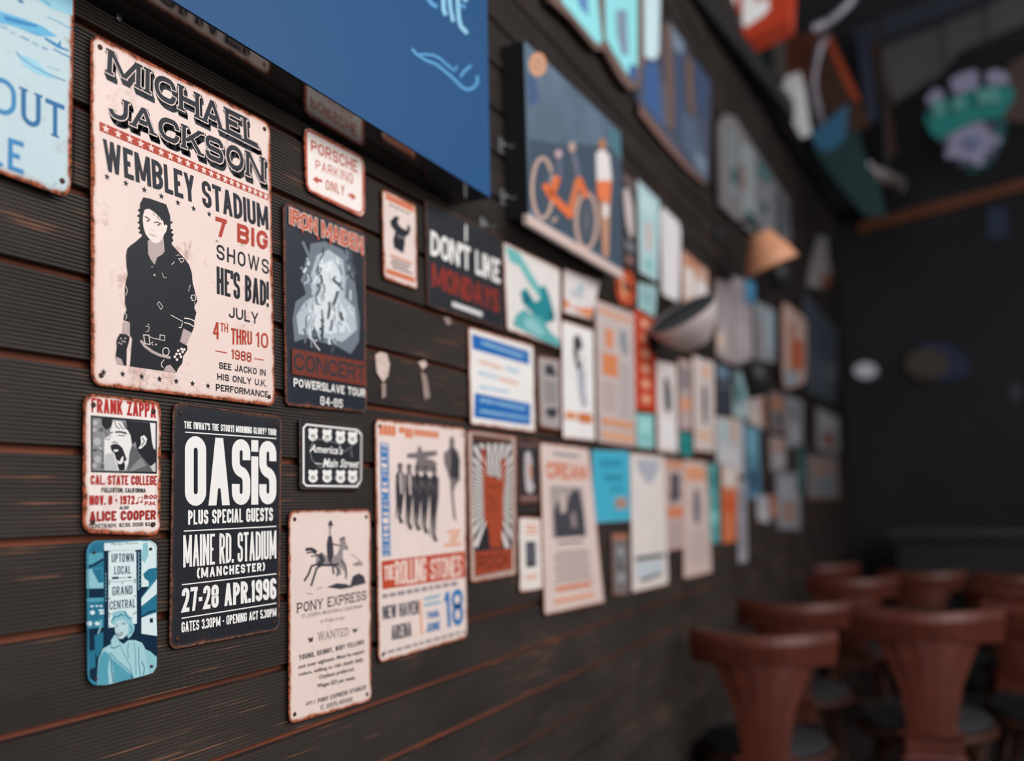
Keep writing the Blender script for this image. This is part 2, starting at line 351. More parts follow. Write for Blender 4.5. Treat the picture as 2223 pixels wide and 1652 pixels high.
# ------------------------------------------------------------------ signs
def colour_name(c):
    r, g_, b_ = c; mx, mn = max(c), min(c)
    if mx-mn < 26: return 'black' if mx < 75 else 'dark grey' if mx < 125 else 'grey' if mx < 180 else 'pale grey' if mx < 215 else 'white'
    if r == mx: return ('dark ' if mx < 140 else '')+('red' if g_ < 90 and r > 120 else 'brown' if mx < 150 else 'orange' if b_ < 150 else 'cream')
    if b_ == mx and g_ < mx*.9 or b_ == mx and mx < 120: return 'dark blue' if mx < 110 else 'blue' if mx < 200 else 'pale blue'
    return 'teal' if mx < 200 else 'pale blue'
class Sign:
    def __init__(s, name, label, quad, rgb, y=-.003, th=.0014, rust=.45, rustc=(176, 92, 60), stain=.25, rad=.010, cat='sign',
                 group=None, rimw=.009, step=.00003, screws=False, plain=False, bulge=0):
        s.y = y-th; s.q = [P(px, py, s.y) for px, py in quad]   # TL TR BR BL
        s.fr = (0, 0, 1); s.parts = {}; s.lay = 0; s.step = step
        c = sum(s.q, Vector())/4; s.c = c; s.root = empty(name, c); tag(s.root, label, cat, group)
        W = (s.q[1]-s.q[0]).length; Ht = (s.q[3]-s.q[0]).length; s.W = W; s.Ht = Ht
        rad = min(rad, W*.3)
        def ring(ins):
            r = max(rad-ins, .0008); out = []
            for cx, cy, a0 in ((W-r-ins, r+ins, -90), (W-r-ins, Ht-r-ins, 0), (r+ins, Ht-r-ins, 90), (r+ins, r+ins, 180)):
                for k in range(5):
                    a = math.radians(a0+k*22.5); out.append((cx+r*math.cos(a), cy+r*math.sin(a)))
            return out
        rimw = min(rimw, W*.12)
        R = [(ring(0), y, 0), (ring(0), s.y, 0), (ring(.0012), s.y-.0006, .1), (ring(.0028), s.y+.0001, .3), (ring(rimw), s.y, 1)]
        V = []; A = []; FC = []
        for pts, yy, at in R:
            for x, z in pts: v = s.uv(x/W, 1-z/Ht); V.append((v.x-c.x, yy-c.y, v.z-c.z)); A.append(at)
        k = 20
        for i in range(4):
            for j in range(k): FC.append((i*k+j, i*k+(j+1) % k, (i+1)*k+(j+1) % k, (i+1)*k+j))
        FC.append(tuple(range(4*k, 5*k))); FC.append(tuple(range(k-1, -1, -1)))
        me = bpy.data.meshes.new('plate'); me.from_pydata(V, [], FC)
        at = me.attributes.new('rim', 'FLOAT', 'POINT')
        for i, a in enumerate(A): at.data[i].value = a
        me.materials.append(mat(rgb, .45, noise=.05) if plain else plate_mat(rgb, rust, rustc, stain))
        o = bpy.data.objects.new('plate', me); COL.objects.link(o); o.parent = s.root
        if screws:
            for u, v in ((.012, .012), (W-.012, .012), (W-.012, Ht-.012), (.012, Ht-.012)):
                p = s.uv(u/W, v/Ht); m = MB(); m.lathe([(.0032, 0), (.0030, .0012), (.0018, .002), (.0002, .0022)], 10, (0, 0, 0), (0, -1, 0))
                o = m.build('screw', mat((70, 48, 40), .6, .4), s.root); o.location = p-c
    def uv(s, u, v):
        a = s.q[0].lerp(s.q[1], u); b_ = s.q[3].lerp(s.q[2], u); return a.lerp(b_, v)
    def frame(s, ox, oy, k): s.fr = (ox, oy, k); return s
    def pt(s, p): return P(s.fr[0]+p[0]/s.fr[2], s.fr[1]+p[1]/s.fr[2], s.y)
    def _mb(s, rgb, part, uid=0):
        key = (part, tuple(rgb), uid)
        if key not in s.parts: s.parts[key] = MB()
        if getattr(s, 'last', None) != (part, tuple(rgb)): s.lay += 1; s.last = (part, tuple(rgb))
        return s.parts[key]
    def _yy(s): return -.0001-s.step*s.lay
    def poly(s, pts, rgb, part='picture'):
        m = s._mb(rgb, part); yy = s._yy()
        m.poly([(v.x, v.y+yy, v.z) for v in (s.pt(p) for p in pts)]); return s
    def line(s, pts, wd, rgb, part='picture'):
        m = s._mb(rgb, part); yy = s._yy()
        for q in strip([Vector(p) for p in pts], wd, False): m.poly([(v.x, v.y+yy, v.z) for v in (s.pt(p) for p in q)])
        return s
    def uvpoly(s, pts, rgb, part='picture'):
        m = s._mb(rgb, part); yy = s._yy()
        m.poly([(v.x, v.y+yy, v.z) for v in (s.uv(*p) for p in pts)]); return s
    def uvbar(s, u0, v0, u1, v1, rgb, part='picture'): return s.uvpoly([(u0, v0), (u1, v0), (u1, v1), (u0, v1)], rgb, part)
    def disc(s, c, r, rgb, part='picture', n=16, ry=None):
        return s.poly([(c[0]+r*math.cos(2*math.pi*k/n), c[1]+(ry or r)*math.sin(2*math.pi*k/n)) for k in range(n)], rgb, part)
    def uvdisc(s, c, r, rgb, part='picture', n=16):
        return s.uvpoly([(c[0]+r/s.W*math.cos(2*math.pi*k/n), c[1]+r/s.Ht*math.sin(2*math.pi*k/n)) for k in range(n)], rgb, part)
    def star(s, c, r, rgb, part='star'):
        "five-pointed star of radius r metres centred on the point c"
        o = s.pt(c); m = s._mb(rgb, part, len(s.parts)); yy = s._yy()
        m.poly([(o.x+rr*math.sin(a), o.y+yy, o.z+rr*math.cos(a)) for a, rr in ((math.pi*k/5, r if k % 2 == 0 else r*.42) for k in range(10))]); return s
    def _map(s, polys, q, rgb, part, dx=0, dz=0, uid=0):
        m = s._mb(rgb, part, uid); yy = s._yy()
        for i, f in enumerate(polys):
            out = []; yo = yy-(i % 5)*4e-6
            for v in f:
                a = q[0].lerp(q[1], v.x).lerp(q[3].lerp(q[2], v.x), 1-v.y); out.append((a.x+dx, a.y+yo, a.z+dz))
            m.poly(out)
    def text(s, txt, quad, rgb, t=.2, serif=False, gap=.16, grow=0, part='lettering', dx=0, dz=0, font=None, uv=False):
        q = [s.uv(*p) for p in quad] if uv else [s.pt(p) for p in quad]
        W = ((q[1]-q[0]).length+(q[2]-q[3]).length)/2; Ht = ((q[3]-q[0]).length+(q[2]-q[1]).length)/2
        if font is not None: pl = font_polys(txt, font[0], font[1])
        else:
            pl = layout(txt, W, Ht, t*Ht, serif, gap)
            if grow:
                pl2 = []
                for f in pl:
                    c = sum(f, Vector((0, 0)))/len(f); out = []
                    n = len(f)
                    for i in range(n):
                        a = (f[i]-f[i-1]); b_ = (f[(i+1) % n]-f[i])
                        na = Vector((a.y, -a.x)).normalized() if a.length > 1e-9 else Vector((0, 0)); nb = Vector((b_.y, -b_.x)).normalized() if b_.length > 1e-9 else na
                        mm = na+nb
                        if mm.length < 1e-6: mm = na
                        mm.normalize(); k = 1/max(.5, mm.dot(na)) if na.length else 1
                        if (f[i]-c).dot(mm) < 0: mm = -mm
                        out.append(f[i]+mm*k*grow)
                    pl2.append(out)
                pl = pl2
            pl = [[Vector((v.x/W, v.y/Ht)) for v in f] for f in pl]
        s._map(pl, q, rgb, part, dx, dz, txt); return s
    def done(s):
        cols = {}
        for (part, rgb, uid) in s.parts: cols.setdefault(part, set()).add(rgb)
        for (part, rgb, uid), m in s.parts.items():
            o = m.build(part, mat(rgb, .45, spec=.25), s.root, s.c)
            if len(cols[part]) > 1 and part != 'star': o['label'] = colour_name(rgb)+' printed '+part.replace('_', ' ')
        return s
def rowq(x0, y0, x1, y1, hl, hr): return [(x0, y0), (x1, y1), (x1, y1+hr), (x0, y0+hl)]

# ================================================================== signs in focus
# A harbour advertising sign cut by the left edge of the picture
S = Sign('tin_sign', 'pale blue tin sign with painted harbour boats, cut off at the left edge, rusty corner', [(-240, -330), (166, -250), (153, 432), (-248, 283)],
         (186, 208, 216), y=-.012, rust=.46, stain=.3, rad=.012, screws=True)
S.frame(0, 0, 3.755)
LB = (96, 176, 216); MBL = (44, 130, 186); DB = (24, 104, 160); PB = (150, 206, 228)
S.poly([(-300,-300),(600,-120),(598,130),(400,60),(200,-60),(0,-140),(-300,-260)], PB)
S.poly([(-200,-40),(0,90),(180,150),(340,210),(470,300),(300,290),(120,215),(0,190),(-200,100)], LB)
S.poly([(30,125),(150,160),(310,205),(300,225),(140,195),(40,165)], MBL)
S.poly([(130,430),(220,460),(300,500),(360,570),(480,640),(420,640),(300,600),(200,540)], PB)
S.line([(128,418),(170,470),(260,535),(370,595),(480,640),(535,660)], 7, DB)
S.poly([(362,298),(470,360),(490,325),(497,380),(565,410),(560,420),(470,390),(365,320)], MBL)
S.line([(435,397),(500,435),(575,468)], 10, MBL); S.line([(385,135),(480,180),(596,245)], 7, LB)
S.line([(165,295),(235,330)], 9, MBL); S.line([(260,345),(310,370)], 7, MBL); S.line([(340,383),(388,405)], 9, MBL)
S.line([(85,260),(125,275)], 5, MBL); S.line([(0,210),(60,235)], 8, MBL); S.line([(340,-10),(410,45)], 8, MBL); S.poly([(140,-10),(180,0),(195,30),(150,15)], DB)
S.line([(390,540),(490,578)], 4, LB)
for k in range(6): S.line([(210+26*k, 225+9*k), (212+26*k, 262+9*k)], 4, LB)
S.text('O', [(-92,600),(130,672),(130,965),(-92,905)], MBL, .13)
S.text('U', [(172,710),(330,775),(330,1060),(172,1000)], DB, .14, serif=True)
S.text('T', [(370,797),(525,862),(522,1145),(372,1085)], DB, .13, serif=True)
S.text('L', [(-130,1010),(22,1090),(22,1365),(-130,1290)], MBL, .12)
S.text('E', [(66,1120),(192,1162),(192,1425),(62,1378)], MBL, .15)
S.line([(355,965),(362,990)], 2, INK); S.line([(428,1520),(458,1490)], 3, INK)
S.done()

# B large cream concert poster
S = Sign('concert_poster', 'large cream tin concert poster with dark slab letters and a standing man in black', [(197,70),(586,268),(597,882),(199,836)], PAPER,
         rust=.50, stain=.5, rad=.013, screws=True, y=-.004)
S.frame(0, 0, 3.470)
q1 = [(815,368),(1930,925),(1942,1118),(806,545)]; q2 = [(825,708),(1985,1190),(1988,1375),(818,868)]
for txt, q in (('MICHAEL', q1), ('JACKSON', q2)):
    for k in range(8, 0, -1): S.text(txt, q, INK, .185, True, .17, grow=.0018, part='lettering', dx=.0005*k, dz=-.0009*k)
    S.text(txt, q, PAPER, .185, True, .17, grow=.0016); S.text(txt, q, INK, .185, True, .17, grow=.0004)
S.poly([(748,915),(2020,1465),(2022,1512),(750,985)], RED, 'band')
for k in range(21):
    u = (k+.5)/21; d = (u*.7)/(.7+(1-u)*.42)*1.0; u2 = 1.62*u/(1+.62*u)
    S.star((748+1272*u2, 950+538*u2), .0055, PAPER)
S.fr = (0, 0, 1)
S.text('WEMBLEY STADIUM', [(222,300),(581,449),(583,500),(226,369)], INK, .17, gap=.14)
for x, y in ((232,384),(273,398),(313,412),(350,426),(386,440),(420,453),(454,465)): S.star((x, y), .0042, INK)
S.frame(180, 400, 3.305)
S.text('7 BIG', [(950,230),(1325,345),(1325,478),(950,368)], RED, .23, gap=.18)
S.text('SHOWS', [(958,428),(1333,545),(1333,648),(958,535)], INK, .15, gap=.32)
S.text("HE'S BAD!", [(958,588),(1330,700),(1330,882),(960,785)], INK, .15, gap=.13)
S.text('JULY', [(1045,875),(1258,925),(1258,1006),(1045,955)], INK, .17)
S.text('4', [(930,985),(980,992),(980,1116),(930,1106)], RED, .14); S.text('TH', [(985,993),(1040,1002),(1040,1064),(985,1056)], RED, .14)
S.text('THRU', [(1062,1030),(1212,1056),(1212,1152),(1062,1150)], RED, .15); S.text('10', [(1237,1058),(1328,1070),(1328,1180),(1237,1165)], RED, .15)
S.text('1988', [(1062,1182),(1208,1208),(1208,1278),(1062,1252)], RED, .17)
S.line([(950,1195),(1033,1210)], 7, RED, 'lettering'); S.line([(1228,1250),(1297,1262)], 7, RED, 'lettering')
S.text('SEE JACKO IN', [(975,1275),(1310,1330),(1310,1376),(975,1322)], INK, .19)
S.text('HIS ONLY U.K.', [(963,1355),(1318,1407),(1318,1453),(963,1402)], INK, .19)
S.text('PERFORMANCE', [(953,1432),(1328,1486),(1328,1532),(953,1480)], INK, .19)
for x, y in ((147,1348),(284,1362),(420,1380),(548,1397),(668,1413),(785,1430),(896,1446)): S.star((x, y), .0042, INK)
S.frame(250, 420, 4.13); GP = (186, 168, 166); LP = (240, 224, 218); GD = (110, 98, 100); BK = (29, 31, 37)
S.poly([(70,1150),(130,1160),(140,1270),(60,1262)], GP)
S.poly([(185,430),(240,380),(222,330),(214,240),(222,90),(250,35),(300,44),(455,98),(470,140),(490,200),(496,330),(512,390),(503,455),(560,520),(622,588),(660,640),(684,710),(692,800),(718,900),(735,965),(705,1020),(725,1070),(706,1150),(706,1195),(684,1250),(606,1215),(575,1332),(642,1362),(646,1402),(606,1460),(600,1520),(562,1570),(546,1606),(420,1590),(130,1550),(150,1300),(128,1268),(128,1155),(72,1135),(80,1080),(100,1045),(86,980),(85,850),(98,770),(112,722),(100,660),(95,560),(104,500),(130,470)], BK)
for a in ((214,150),(208,200),(212,260),(216,310),(222,350),(500,260),(504,330),(510,370),(508,420)): S.disc(a, 12, BK, n=7)
S.poly([(290,420),(430,400),(440,520),(418,548),(372,575),(352,640),(320,600),(292,540)], GP)
S.poly([(248,190),(262,145),(300,138),(345,165),(385,205),(425,245),(436,290),(450,278),(466,290),(455,340),(435,368),(424,402),(400,432),(370,448),(335,440),(300,405),(268,360),(250,300),(244,240)], LP)
S.line([(262,206),(285,218),(312,240)], 9, BK); S.line([(345,262),(375,256),(408,276)], 9, BK)
S.disc((291,246), 13, GD, ry=8); S.disc((386,282), 13, GD, ry=8); S.disc((291,246), 6, BK, ry=5); S.disc((386,282), 6, BK, ry=5)
S.line([(318,322),(330,336),(345,328)], 4, GP); S.line([(300,358),(335,372),(368,386)], 6, GP); S.line([(310,370),(350,388)], 5, GP)
S.line([(335,165),(350,200)], 4, BK); S.line([(370,200),(392,240)], 5, BK); S.line([(400,215),(415,245)], 5, BK)
S.poly([(20,1290),(40,1256),(90,1262),(128,1285),(118,1340),(100,1400),(98,1546),(72,1540),(60,1500),(0,1462),(12,1380),(8,1330)], BK)
S.poly([(0,1462),(50,1485),(72,1540),(20,1530)], GP)
S.poly([(608,1210),(684,1250),(640,1350),(578,1330)], GP); S.poly([(428,1590),(455,1545),(490,1535),(546,1606)], GP)
for ln, wd in (([(250,1268),(298,1272),(308,1355),(262,1345),(250,1268)],7), ([(398,1268),(440,1275),(438,1320),(396,1312),(398,1268)],5), ([(305,1285),(340,1300),(400,1310)],5),
    ([(338,1328),(322,1340),(335,1362)],5), ([(615,1118),(670,1126),(714,1148)],9), ([(615,1158),(660,1168),(705,1196)],9), ([(495,1090),(540,1115),(604,1150)],6), ([(600,1160),(585,1205),(565,1200)],6),
    ([(372,990),(390,970),(424,1018),(405,1040),(372,990)],4), ([(680,915),(712,908),(718,955),(686,962),(680,915)],6), ([(655,880),(658,850),(672,820)],5), ([(706,970),(715,1010)],5),
    ([(565,585),(600,580),(612,605),(588,620),(565,585)],5), ([(540,560),(560,548),(575,560)],4), ([(418,712),(424,738),(435,756),(460,758)],4), ([(500,640),(528,612)],6), ([(435,1490),(410,1520),(412,1550),(428,1562)],6),
    ([(268,1190),(300,1195),(296,1235),(270,1240)],4), ([(285,1170),(300,1180)],4), ([(90,830),(106,870),(92,915)],5), ([(84,1070),(100,1100),(88,1130)],5)): S.line(ln, wd, LP)
S.line([(225,1318),(262,1370),(330,1420),(400,1452),(492,1474)], 24, GP)
S.line([(450+30*math.cos(a*.524), 1418+36*math.sin(a*.524)) for a in range(13)], 7, LP)
S.disc((348,732), 9, LP); S.disc((348,732), 4, BK); S.disc((360,1354), 7, LP); S.disc((326,658), 5, LP); S.disc((672,937), 5, LP)
for a in ((545,1440),(560,1410),(590,1395),(600,1420),(575,1440),(530,1465),(550,1490),(585,1465),(615,1400)): S.disc(a, 13, LP, n=6)
for a in ((45,1300),(60,1325),(85,1300),(30,1340),(50,1350),(80,1330)): S.disc(a, 9, GP, n=6)
S.done()

# C small poster with a shouting man
S = Sign('concert_poster', 'small cream tin poster with red lettering above and below a shouting man, heavily rusted rim', [(182,853),(350,872),(348,1163),(180,1157)], (240,228,224),
         rust=.50, stain=.2, rad=.012, y=-.004, screws=True)
S.frame(170, 850, 5.163); R2 = (176, 44, 40)
S.text('FRANK ZAPPA', [(145,70),(868,135),(870,297),(145,232)], R2, .24, gap=.10)
S.poly([(137,265),(880,332),(878,922),(140,905)], (32,34,44), 'picture_frame')
S.poly([(158,293),(862,352),(862,900),(158,885)], (140,140,144))
W2 = (232,230,230); K2 = (34,34,40); G2 = (96,96,100)
for a, r_ in (((190,350),30),((210,560),45),((215,760),40),((180,430),22),((240,640),20),((180,830),26)): S.disc(a, r_, (178,178,182), n=9)
for a, r_ in (((255,430),28),((180,660),22),((270,840),30),((170,780),12)): S.disc(a, r_, G2, n=8)
S.line([(175,660),(230,648),(275,680),(270,790)], 9, K2)
S.poly([(290,520),(330,500),(370,400),(385,325),(480,335),(590,480),(600,600),(575,680),(560,800),(520,890),(290,884),(288,700)], W2)
S.poly([(262,300),(385,312),(372,380),(340,415),(300,425),(268,380),(258,340)], K2)
S.poly([(300,700),(390,690),(440,885),(290,884)], (190,190,194))
S.poly([(530,325),(800,350),(818,450),(820,560),(835,635),(862,665),(862,785),(820,830),(770,830),(700,720),(655,655),(640,560),(600,600),(585,500),(545,420)], K2)
S.poly([(600,600),(655,650),(700,720),(790,820),(830,898),(555,894),(560,800),(572,680)], G2)
S.poly([(555,890),(640,800),(700,740),(760,830),(600,894)], (140,138,140))
S.poly([(668,640),(700,590),(695,505),(735,488),(768,530),(752,590),(700,640)], W2); S.line([(715,520),(738,560),(705,610)], 10, K2)
for ln, wd in (([(410,455),(470,452),(540,470)],18), ([(440,490),(500,496),(520,490)],9), ([(345,470),(385,455)],14), ([(290,440),(320,480),(300,530),(340,540)],5), ([(300,420),(350,440),(330,500),(360,490),(340,545)],5),
    ([(400,330),(420,390),(460,420)],8), ([(450,350),(480,400),(510,420)],8), ([(500,350),(530,410),(560,430)],12), ([(372,575),(405,562),(440,585)],9)): S.line(ln, wd, K2)
S.poly([(355,605),(400,585),(450,595),(490,630),(515,690),(540,765),(510,785),(520,830),(515,885),(455,886),(438,830),(425,770),(400,690),(370,665)], K2)
S.poly([(390,650),(445,650),(440,672),(400,674)], W2); S.poly([(425,765),(460,785),(480,740),(502,720),(500,790),(470,815),(440,810)], W2)
S.poly([(800,352),(862,356),(862,650),(838,630),(822,560)], W2); S.poly([(800,840),(862,800),(862,898),(835,898)], (200,198,198))
S.text('CAL. STATE COLLEGE', [(135,935),(878,943),(878,1049),(135,1043)], R2, .2, gap=.13)
S.text('FULLERTON, CALIFORNIA', [(257,1076),(752,1085),(752,1133),(257,1130)], INK, .18)
S.text('NOV. 8 · 1972', [(123,1163),(628,1165),(628,1263),(123,1273)], R2, .22)
S.line([(668,1250),(668,1190),(716,1178),(716,1235)], 5, R2); S.disc((655,1250), 13, R2); S.disc((704,1236), 13, R2)
S.text('8:00', [(733,1155),(878,1157),(878,1203),(733,1205)], R2, .25); S.text('P.M.', [(742,1230),(865,1228),(865,1272),(742,1276)], R2, .25)
S.text('ALSO', [(458,1283),(562,1280),(562,1318),(458,1321)], INK, .2)
S.text('ALICE COOPER', [(120,1342),(865,1328),(865,1433),(120,1458)], (160,40,38), .26, gap=.14)
S.text('TICKETS:ADV. $2.50, DOOR $3.00', [(110,1485),(862,1460),(862,1505),(110,1530)], INK, .17)
S.done()

# D blue photograph sign
S = Sign('photo_sign', 'small blue-toned metal photo plate of a smiling woman in a coat under station signs', [(188,1174),(340,1172),(341,1457),(191,1493)], (52,132,160),
         plain=True, rad=.014, y=-.004)
S.frame(180, 1165, 4.93); NV = (10,40,64); MT = (36,112,142); LT = (140,194,206); PT = (214,232,236); MM = (84,158,180)
S.poly([(62,80),(222,70),(222,330),(42,340),(42,150)], MT); S.poly([(45,180),(218,170),(218,240),(120,300),(42,300)], MM)
S.line([(42,330),(120,300),(218,240)], 26, NV)
S.poly([(40,350),(95,345),(165,495),(218,490),(218,550),(40,555)], LT); S.poly([(95,360),(200,345),(215,480),(170,490)], MT)
S.poly([(42,558),(222,552),(225,880),(48,900)], MT); S.poly([(42,560),(222,555),(222,650),(42,655)], NV); S.poly([(42,660),(222,655),(222,690),(42,700)], MM)
for a, rx, ry in (((100,812),26,24),((195,790),32,12),((200,820),30,12),((68,930),26,28),((150,930),26,20),((105,1092),12,12),((95,745),18,10),((145,742),16,9),((190,742),18,9)): S.disc(a, rx, PT, ry=ry)
S.poly([(48,985),(225,970),(225,1200),(150,1400),(140,1560),(60,1500)], NV); S.line([(190,890),(185,970),(160,1040)], 16, LT); S.poly([(55,1230),(130,1210),(130,1400),(60,1420)], MT)
S.poly([(120,1060),(215,1020),(215,1170),(150,1300),(125,1200)], MT)
S.poly([(625,48),(720,42),(775,75),(788,110),(788,330),(700,375),(700,530),(622,540)], PT); S.poly([(640,70),(690,60),(700,200),(660,280),(625,250)], LT)
S.poly([(640,400),(700,345),(788,330),(788,440),(720,490),(660,450)], MT); S.poly([(622,540),(700,540),(622,650)], NV)
S.poly([(622,660),(788,455),(788,610),(622,745)], PT); S.poly([(622,745),(788,610),(780,800),(622,850)], MT); S.line([(622,860),(700,810),(780,790)], 16, NV)
S.poly([(622,868),(780,812),(790,1062),(622,1038)], PT); S.poly([(712,875),(745,870),(745,920),(712,920)], NV)
S.poly([(222,900),(622,900),(622,1042),(790,1066),(790,1270),(650,1300),(260,1230),(225,1180)], NV)
S.poly([(655,1200),(720,1230),(785,1290),(785,1390),(745,1455),(700,1470),(670,1300)], LT)
S.poly([(222,150),(270,150),(270,975),(226,980)], NV); S.poly([(565,142),(615,138),(620,1040),(572,1040)], NV)
for y in range(160, 560, 46): S.line([(585, y), (600, y+20), (582, y+40)], 7, LT)
for y in range(390, 700, 40): S.line([(236, y), (244, y+24)], 7, LT)
S.poly([(222,70),(625,45),(625,138),(222,150)], PT); S.poly([(268,152),(565,142),(572,930),(268,975)], PT, 'picture')
S.line([(268,486),(570,468)], 4, NV); S.line([(268,832),(320,828)], 4, NV)
for a in ((280,160),(558,155),(280,470),(552,455),(278,505),(552,484),(418,495),(278,662),(552,634),(278,820),(278,852),(560,812),(540,828),(280,960)): S.disc(a, 8, NV, n=8)
S.text('UPTOWN', [(302,185),(537,176),(537,268),(302,276)], NV, .13, gap=.25); S.text('LOCAL', [(330,316),(507,308),(507,396),(330,406)], NV, .13, gap=.25)
S.line([(310,446),(500,434)], 6, NV, 'lettering'); S.line([(305,444),(375,440)], 24, NV, 'lettering'); S.poly([(482,422),(526,434),(485,448)], NV, 'lettering')
S.text('GRAND', [(308,536),(525,522),(525,615),(308,632)], NV, .13, gap=.25); S.text('CENTRAL', [(280,692),(555,663),(555,755),(280,785)], NV, .13, gap=.22)
S.text('Marilyn Monroe', [(290,66),(582,54),(582,84),(290,100)], NV, font=(0, .35))
S.poly([(286,915),(312,870),(305,815),(345,800),(400,788),(450,790),(475,835),(520,865),(525,920),(548,960),(540,1010),(510,1065),(480,1090),(440,1000),(340,960)], LT)
S.line([(300,905),(330,860),(380,850),(400,830),(440,850)], 12, MT); S.line([(440,800),(470,860),(500,880)], 12, MT); S.line([(500,940),(520,1000),(495,1040)], 8, MT)
S.poly([(333,945),(350,905),(395,888),(450,905),(478,950),(478,1010),(455,1060),(420,1092),(385,1096),(352,1060),(336,1000)], (186,216,222))
S.poly([(352,1034),(385,1030),(422,1018),(410,1052),(380,1066),(360,1054)], NV); S.poly([(362,1040),(410,1030),(398,1048),(376,1052)], PT)
S.line([(342,965),(370,950)], 8, NV); S.line([(408,935),(448,935)], 8, NV); S.line([(345,945),(372,932)], 4, NV); S.line([(405,920),(448,918)], 4, NV); S.line([(378,1000),(395,1004)], 5, MT)
S.poly([(370,1092),(430,1092),(470,1060),(470,1110),(430,1150),(400,1140)], NV)
LT2 = (160,206,214)
S.poly([(145,1590),(150,1440),(160,1310),(205,1200),(290,1150),(292,1110),(335,1045),(352,1070),(385,1120),(425,1150),(480,1106),(560,1108),(625,1135),(655,1190),(668,1290),(700,1470),(600,1500),(430,1540),(250,1585)], LT2)
S.poly([(285,1260),(260,1420),(270,1580),(150,1590),(152,1440),(170,1300),(215,1220)], MM)
for ln, wd in (([(288,1185),(330,1190),(380,1165)],10), ([(285,1240),(340,1310),(420,1380),(490,1440),(530,1510)],9), ([(290,1110),(295,1190)],5), ([(385,1150),(430,1250),(490,1360),(530,1500)],5),
    ([(290,1280),(300,1440),(320,1560)],12), ([(590,1180),(590,1350),(610,1500)],7), ([(480,1130),(470,1200),(480,1300)],6), ([(620,1330),(650,1400),(640,1480)],9), ([(540,1130),(555,1260),(560,1480)],5)): S.line(ln, wd, MT)
S.poly([(300,1300),(400,1385),(500,1470),(525,1515),(430,1540),(330,1562)], MM); S.disc((512,1508), 9, NV)
for a in ((115,168),(718,132),(727,1388),(134,1520)): S.disc(a, 17, (64,52,50), 'screw')
S.done()

# E black concert poster
S = Sign('concert_poster', 'black tin concert poster with bold white lettering between white rules, thin rusty rim', [(376,873),(612,904),(607,1367),(368,1412)], (36,38,45),
         rust=.30, rustc=(122,78,60), stain=.1, rad=.012, y=-.004, screws=True)
S.frame(160, 840, 2.429); WL = (240,238,236)
S.text("THE (WHAT'S THE STORY) MORNING GLORY? TOUR", [(582,180),(1068,222),(1068,256),(582,218)], WL, .2, gap=.13)
S.line([(587,238),(1068,272)], 6, WL, 'lettering')
S.text('OASiS', [(586,256),(1068,288),(1068,618),(586,628)], WL, .165, gap=.10)
S.text('PLUS SPECIAL GUESTS', [(603,650),(1050,636),(1050,706),(603,727)], WL, .19, gap=.14)
S.line([(580,760),(1068,735)], 6, WL, 'lettering')
S.text('MAINE RD. STADIUM', [(577,782),(1068,757),(1068,904),(577,952)], WL, .10, gap=.14)
S.text('(MANCHESTER)', [(650,955),(1008,925),(1008,968),(650,1010)], WL, .25, gap=.28)
S.line([(570,1043),(1068,985)], 6, WL, 'lettering')
S.text('27-28 APR.1996', [(570,1062),(1068,1006),(1068,1116),(570,1190)], WL, .19, gap=.12)
S.line([(568,1220),(1068,1140)], 6, WL, 'lettering')
S.text('GATES 3.30PM - OPENING ACT 5.30PM', [(568,1240),(1068,1165),(1068,1208),(568,1296)], WL, .17, gap=.13)
S.done()

# F parking sign
S = Sign('parking_sign', 'small white parking sign with red border and arrows, tucked under the blue box sign', [(659,271),(791,343),(792,476),(665,413)], (242,232,228),
         rust=.36, rustc=(190,96,66), stain=.05, rad=.016, y=-.004)
S.frame(600, 180, 2.294); OR = (190,80,56)
S.line([(158,235),(418,372),(430,395),(432,630),(415,650),(165,535),(152,505),(148,250),(158,235)], 9, OR, 'border')
S.text('PORSCHE', [(172,283),(403,388),(403,450),(172,337)], OR, .17, gap=.2); S.text('PARKING', [(195,382),(382,453),(382,506),(195,427)], OR, .13, gap=.3)
S.text('ONLY', [(245,480),(340,512),(340,563),(245,530)], OR, .15, gap=.3)
S.poly([(180,478),(205,465),(205,476),(228,482),(228,496),(205,492),(205,503)], OR); S.poly([(397,572),(375,545),(375,556),(357,550),(357,564),(375,571),(375,584)], OR)
S.done()

# G black rock poster (the mascot is left out: plain pale mist instead)
S = Sign('concert_poster', 'black tin concert poster with spiky orange title over a pale misty picture', [(615,437),(792,503),(796,895),(620,880)], (34,39,50),
         rust=.30, rustc=(140,80,58), stain=.05, rad=.010, y=-.004)
S.frame(600, 180, 2.294)
MI = (178,190,200); MI2 = (214,222,228); MI3 = (110,120,132)
S.poly([(90,1290),(80,1180),(95,1090),(150,1050),(120,980),(160,900),(170,800),(240,790),(330,830),(370,900),(385,980),(400,1080),(415,1180),(410,1290),(370,1350),(300,1310),(220,1290),(150,1270)], MI3)
S.poly([(110,1250),(100,1160),(140,1090),(190,1060),(170,960),(200,860),(260,830),(330,880),(345,980),(340,1070),(390,1120),(400,1230),(330,1290),(240,1270)], MI)
S.poly([(150,1180),(200,1100),(210,980),(230,900),(280,880),(320,960),(310,1080),(350,1150),(340,1240),(260,1250),(190,1230)], MI2)
for ln in ([(130,790),(170,880),(160,960)], [(120,915),(160,960),(150,1050)], [(375,930),(385,1000),(395,1080)], [(350,830),(370,960)]): S.line(ln, 14, MI3)
rm = random.Random(5)
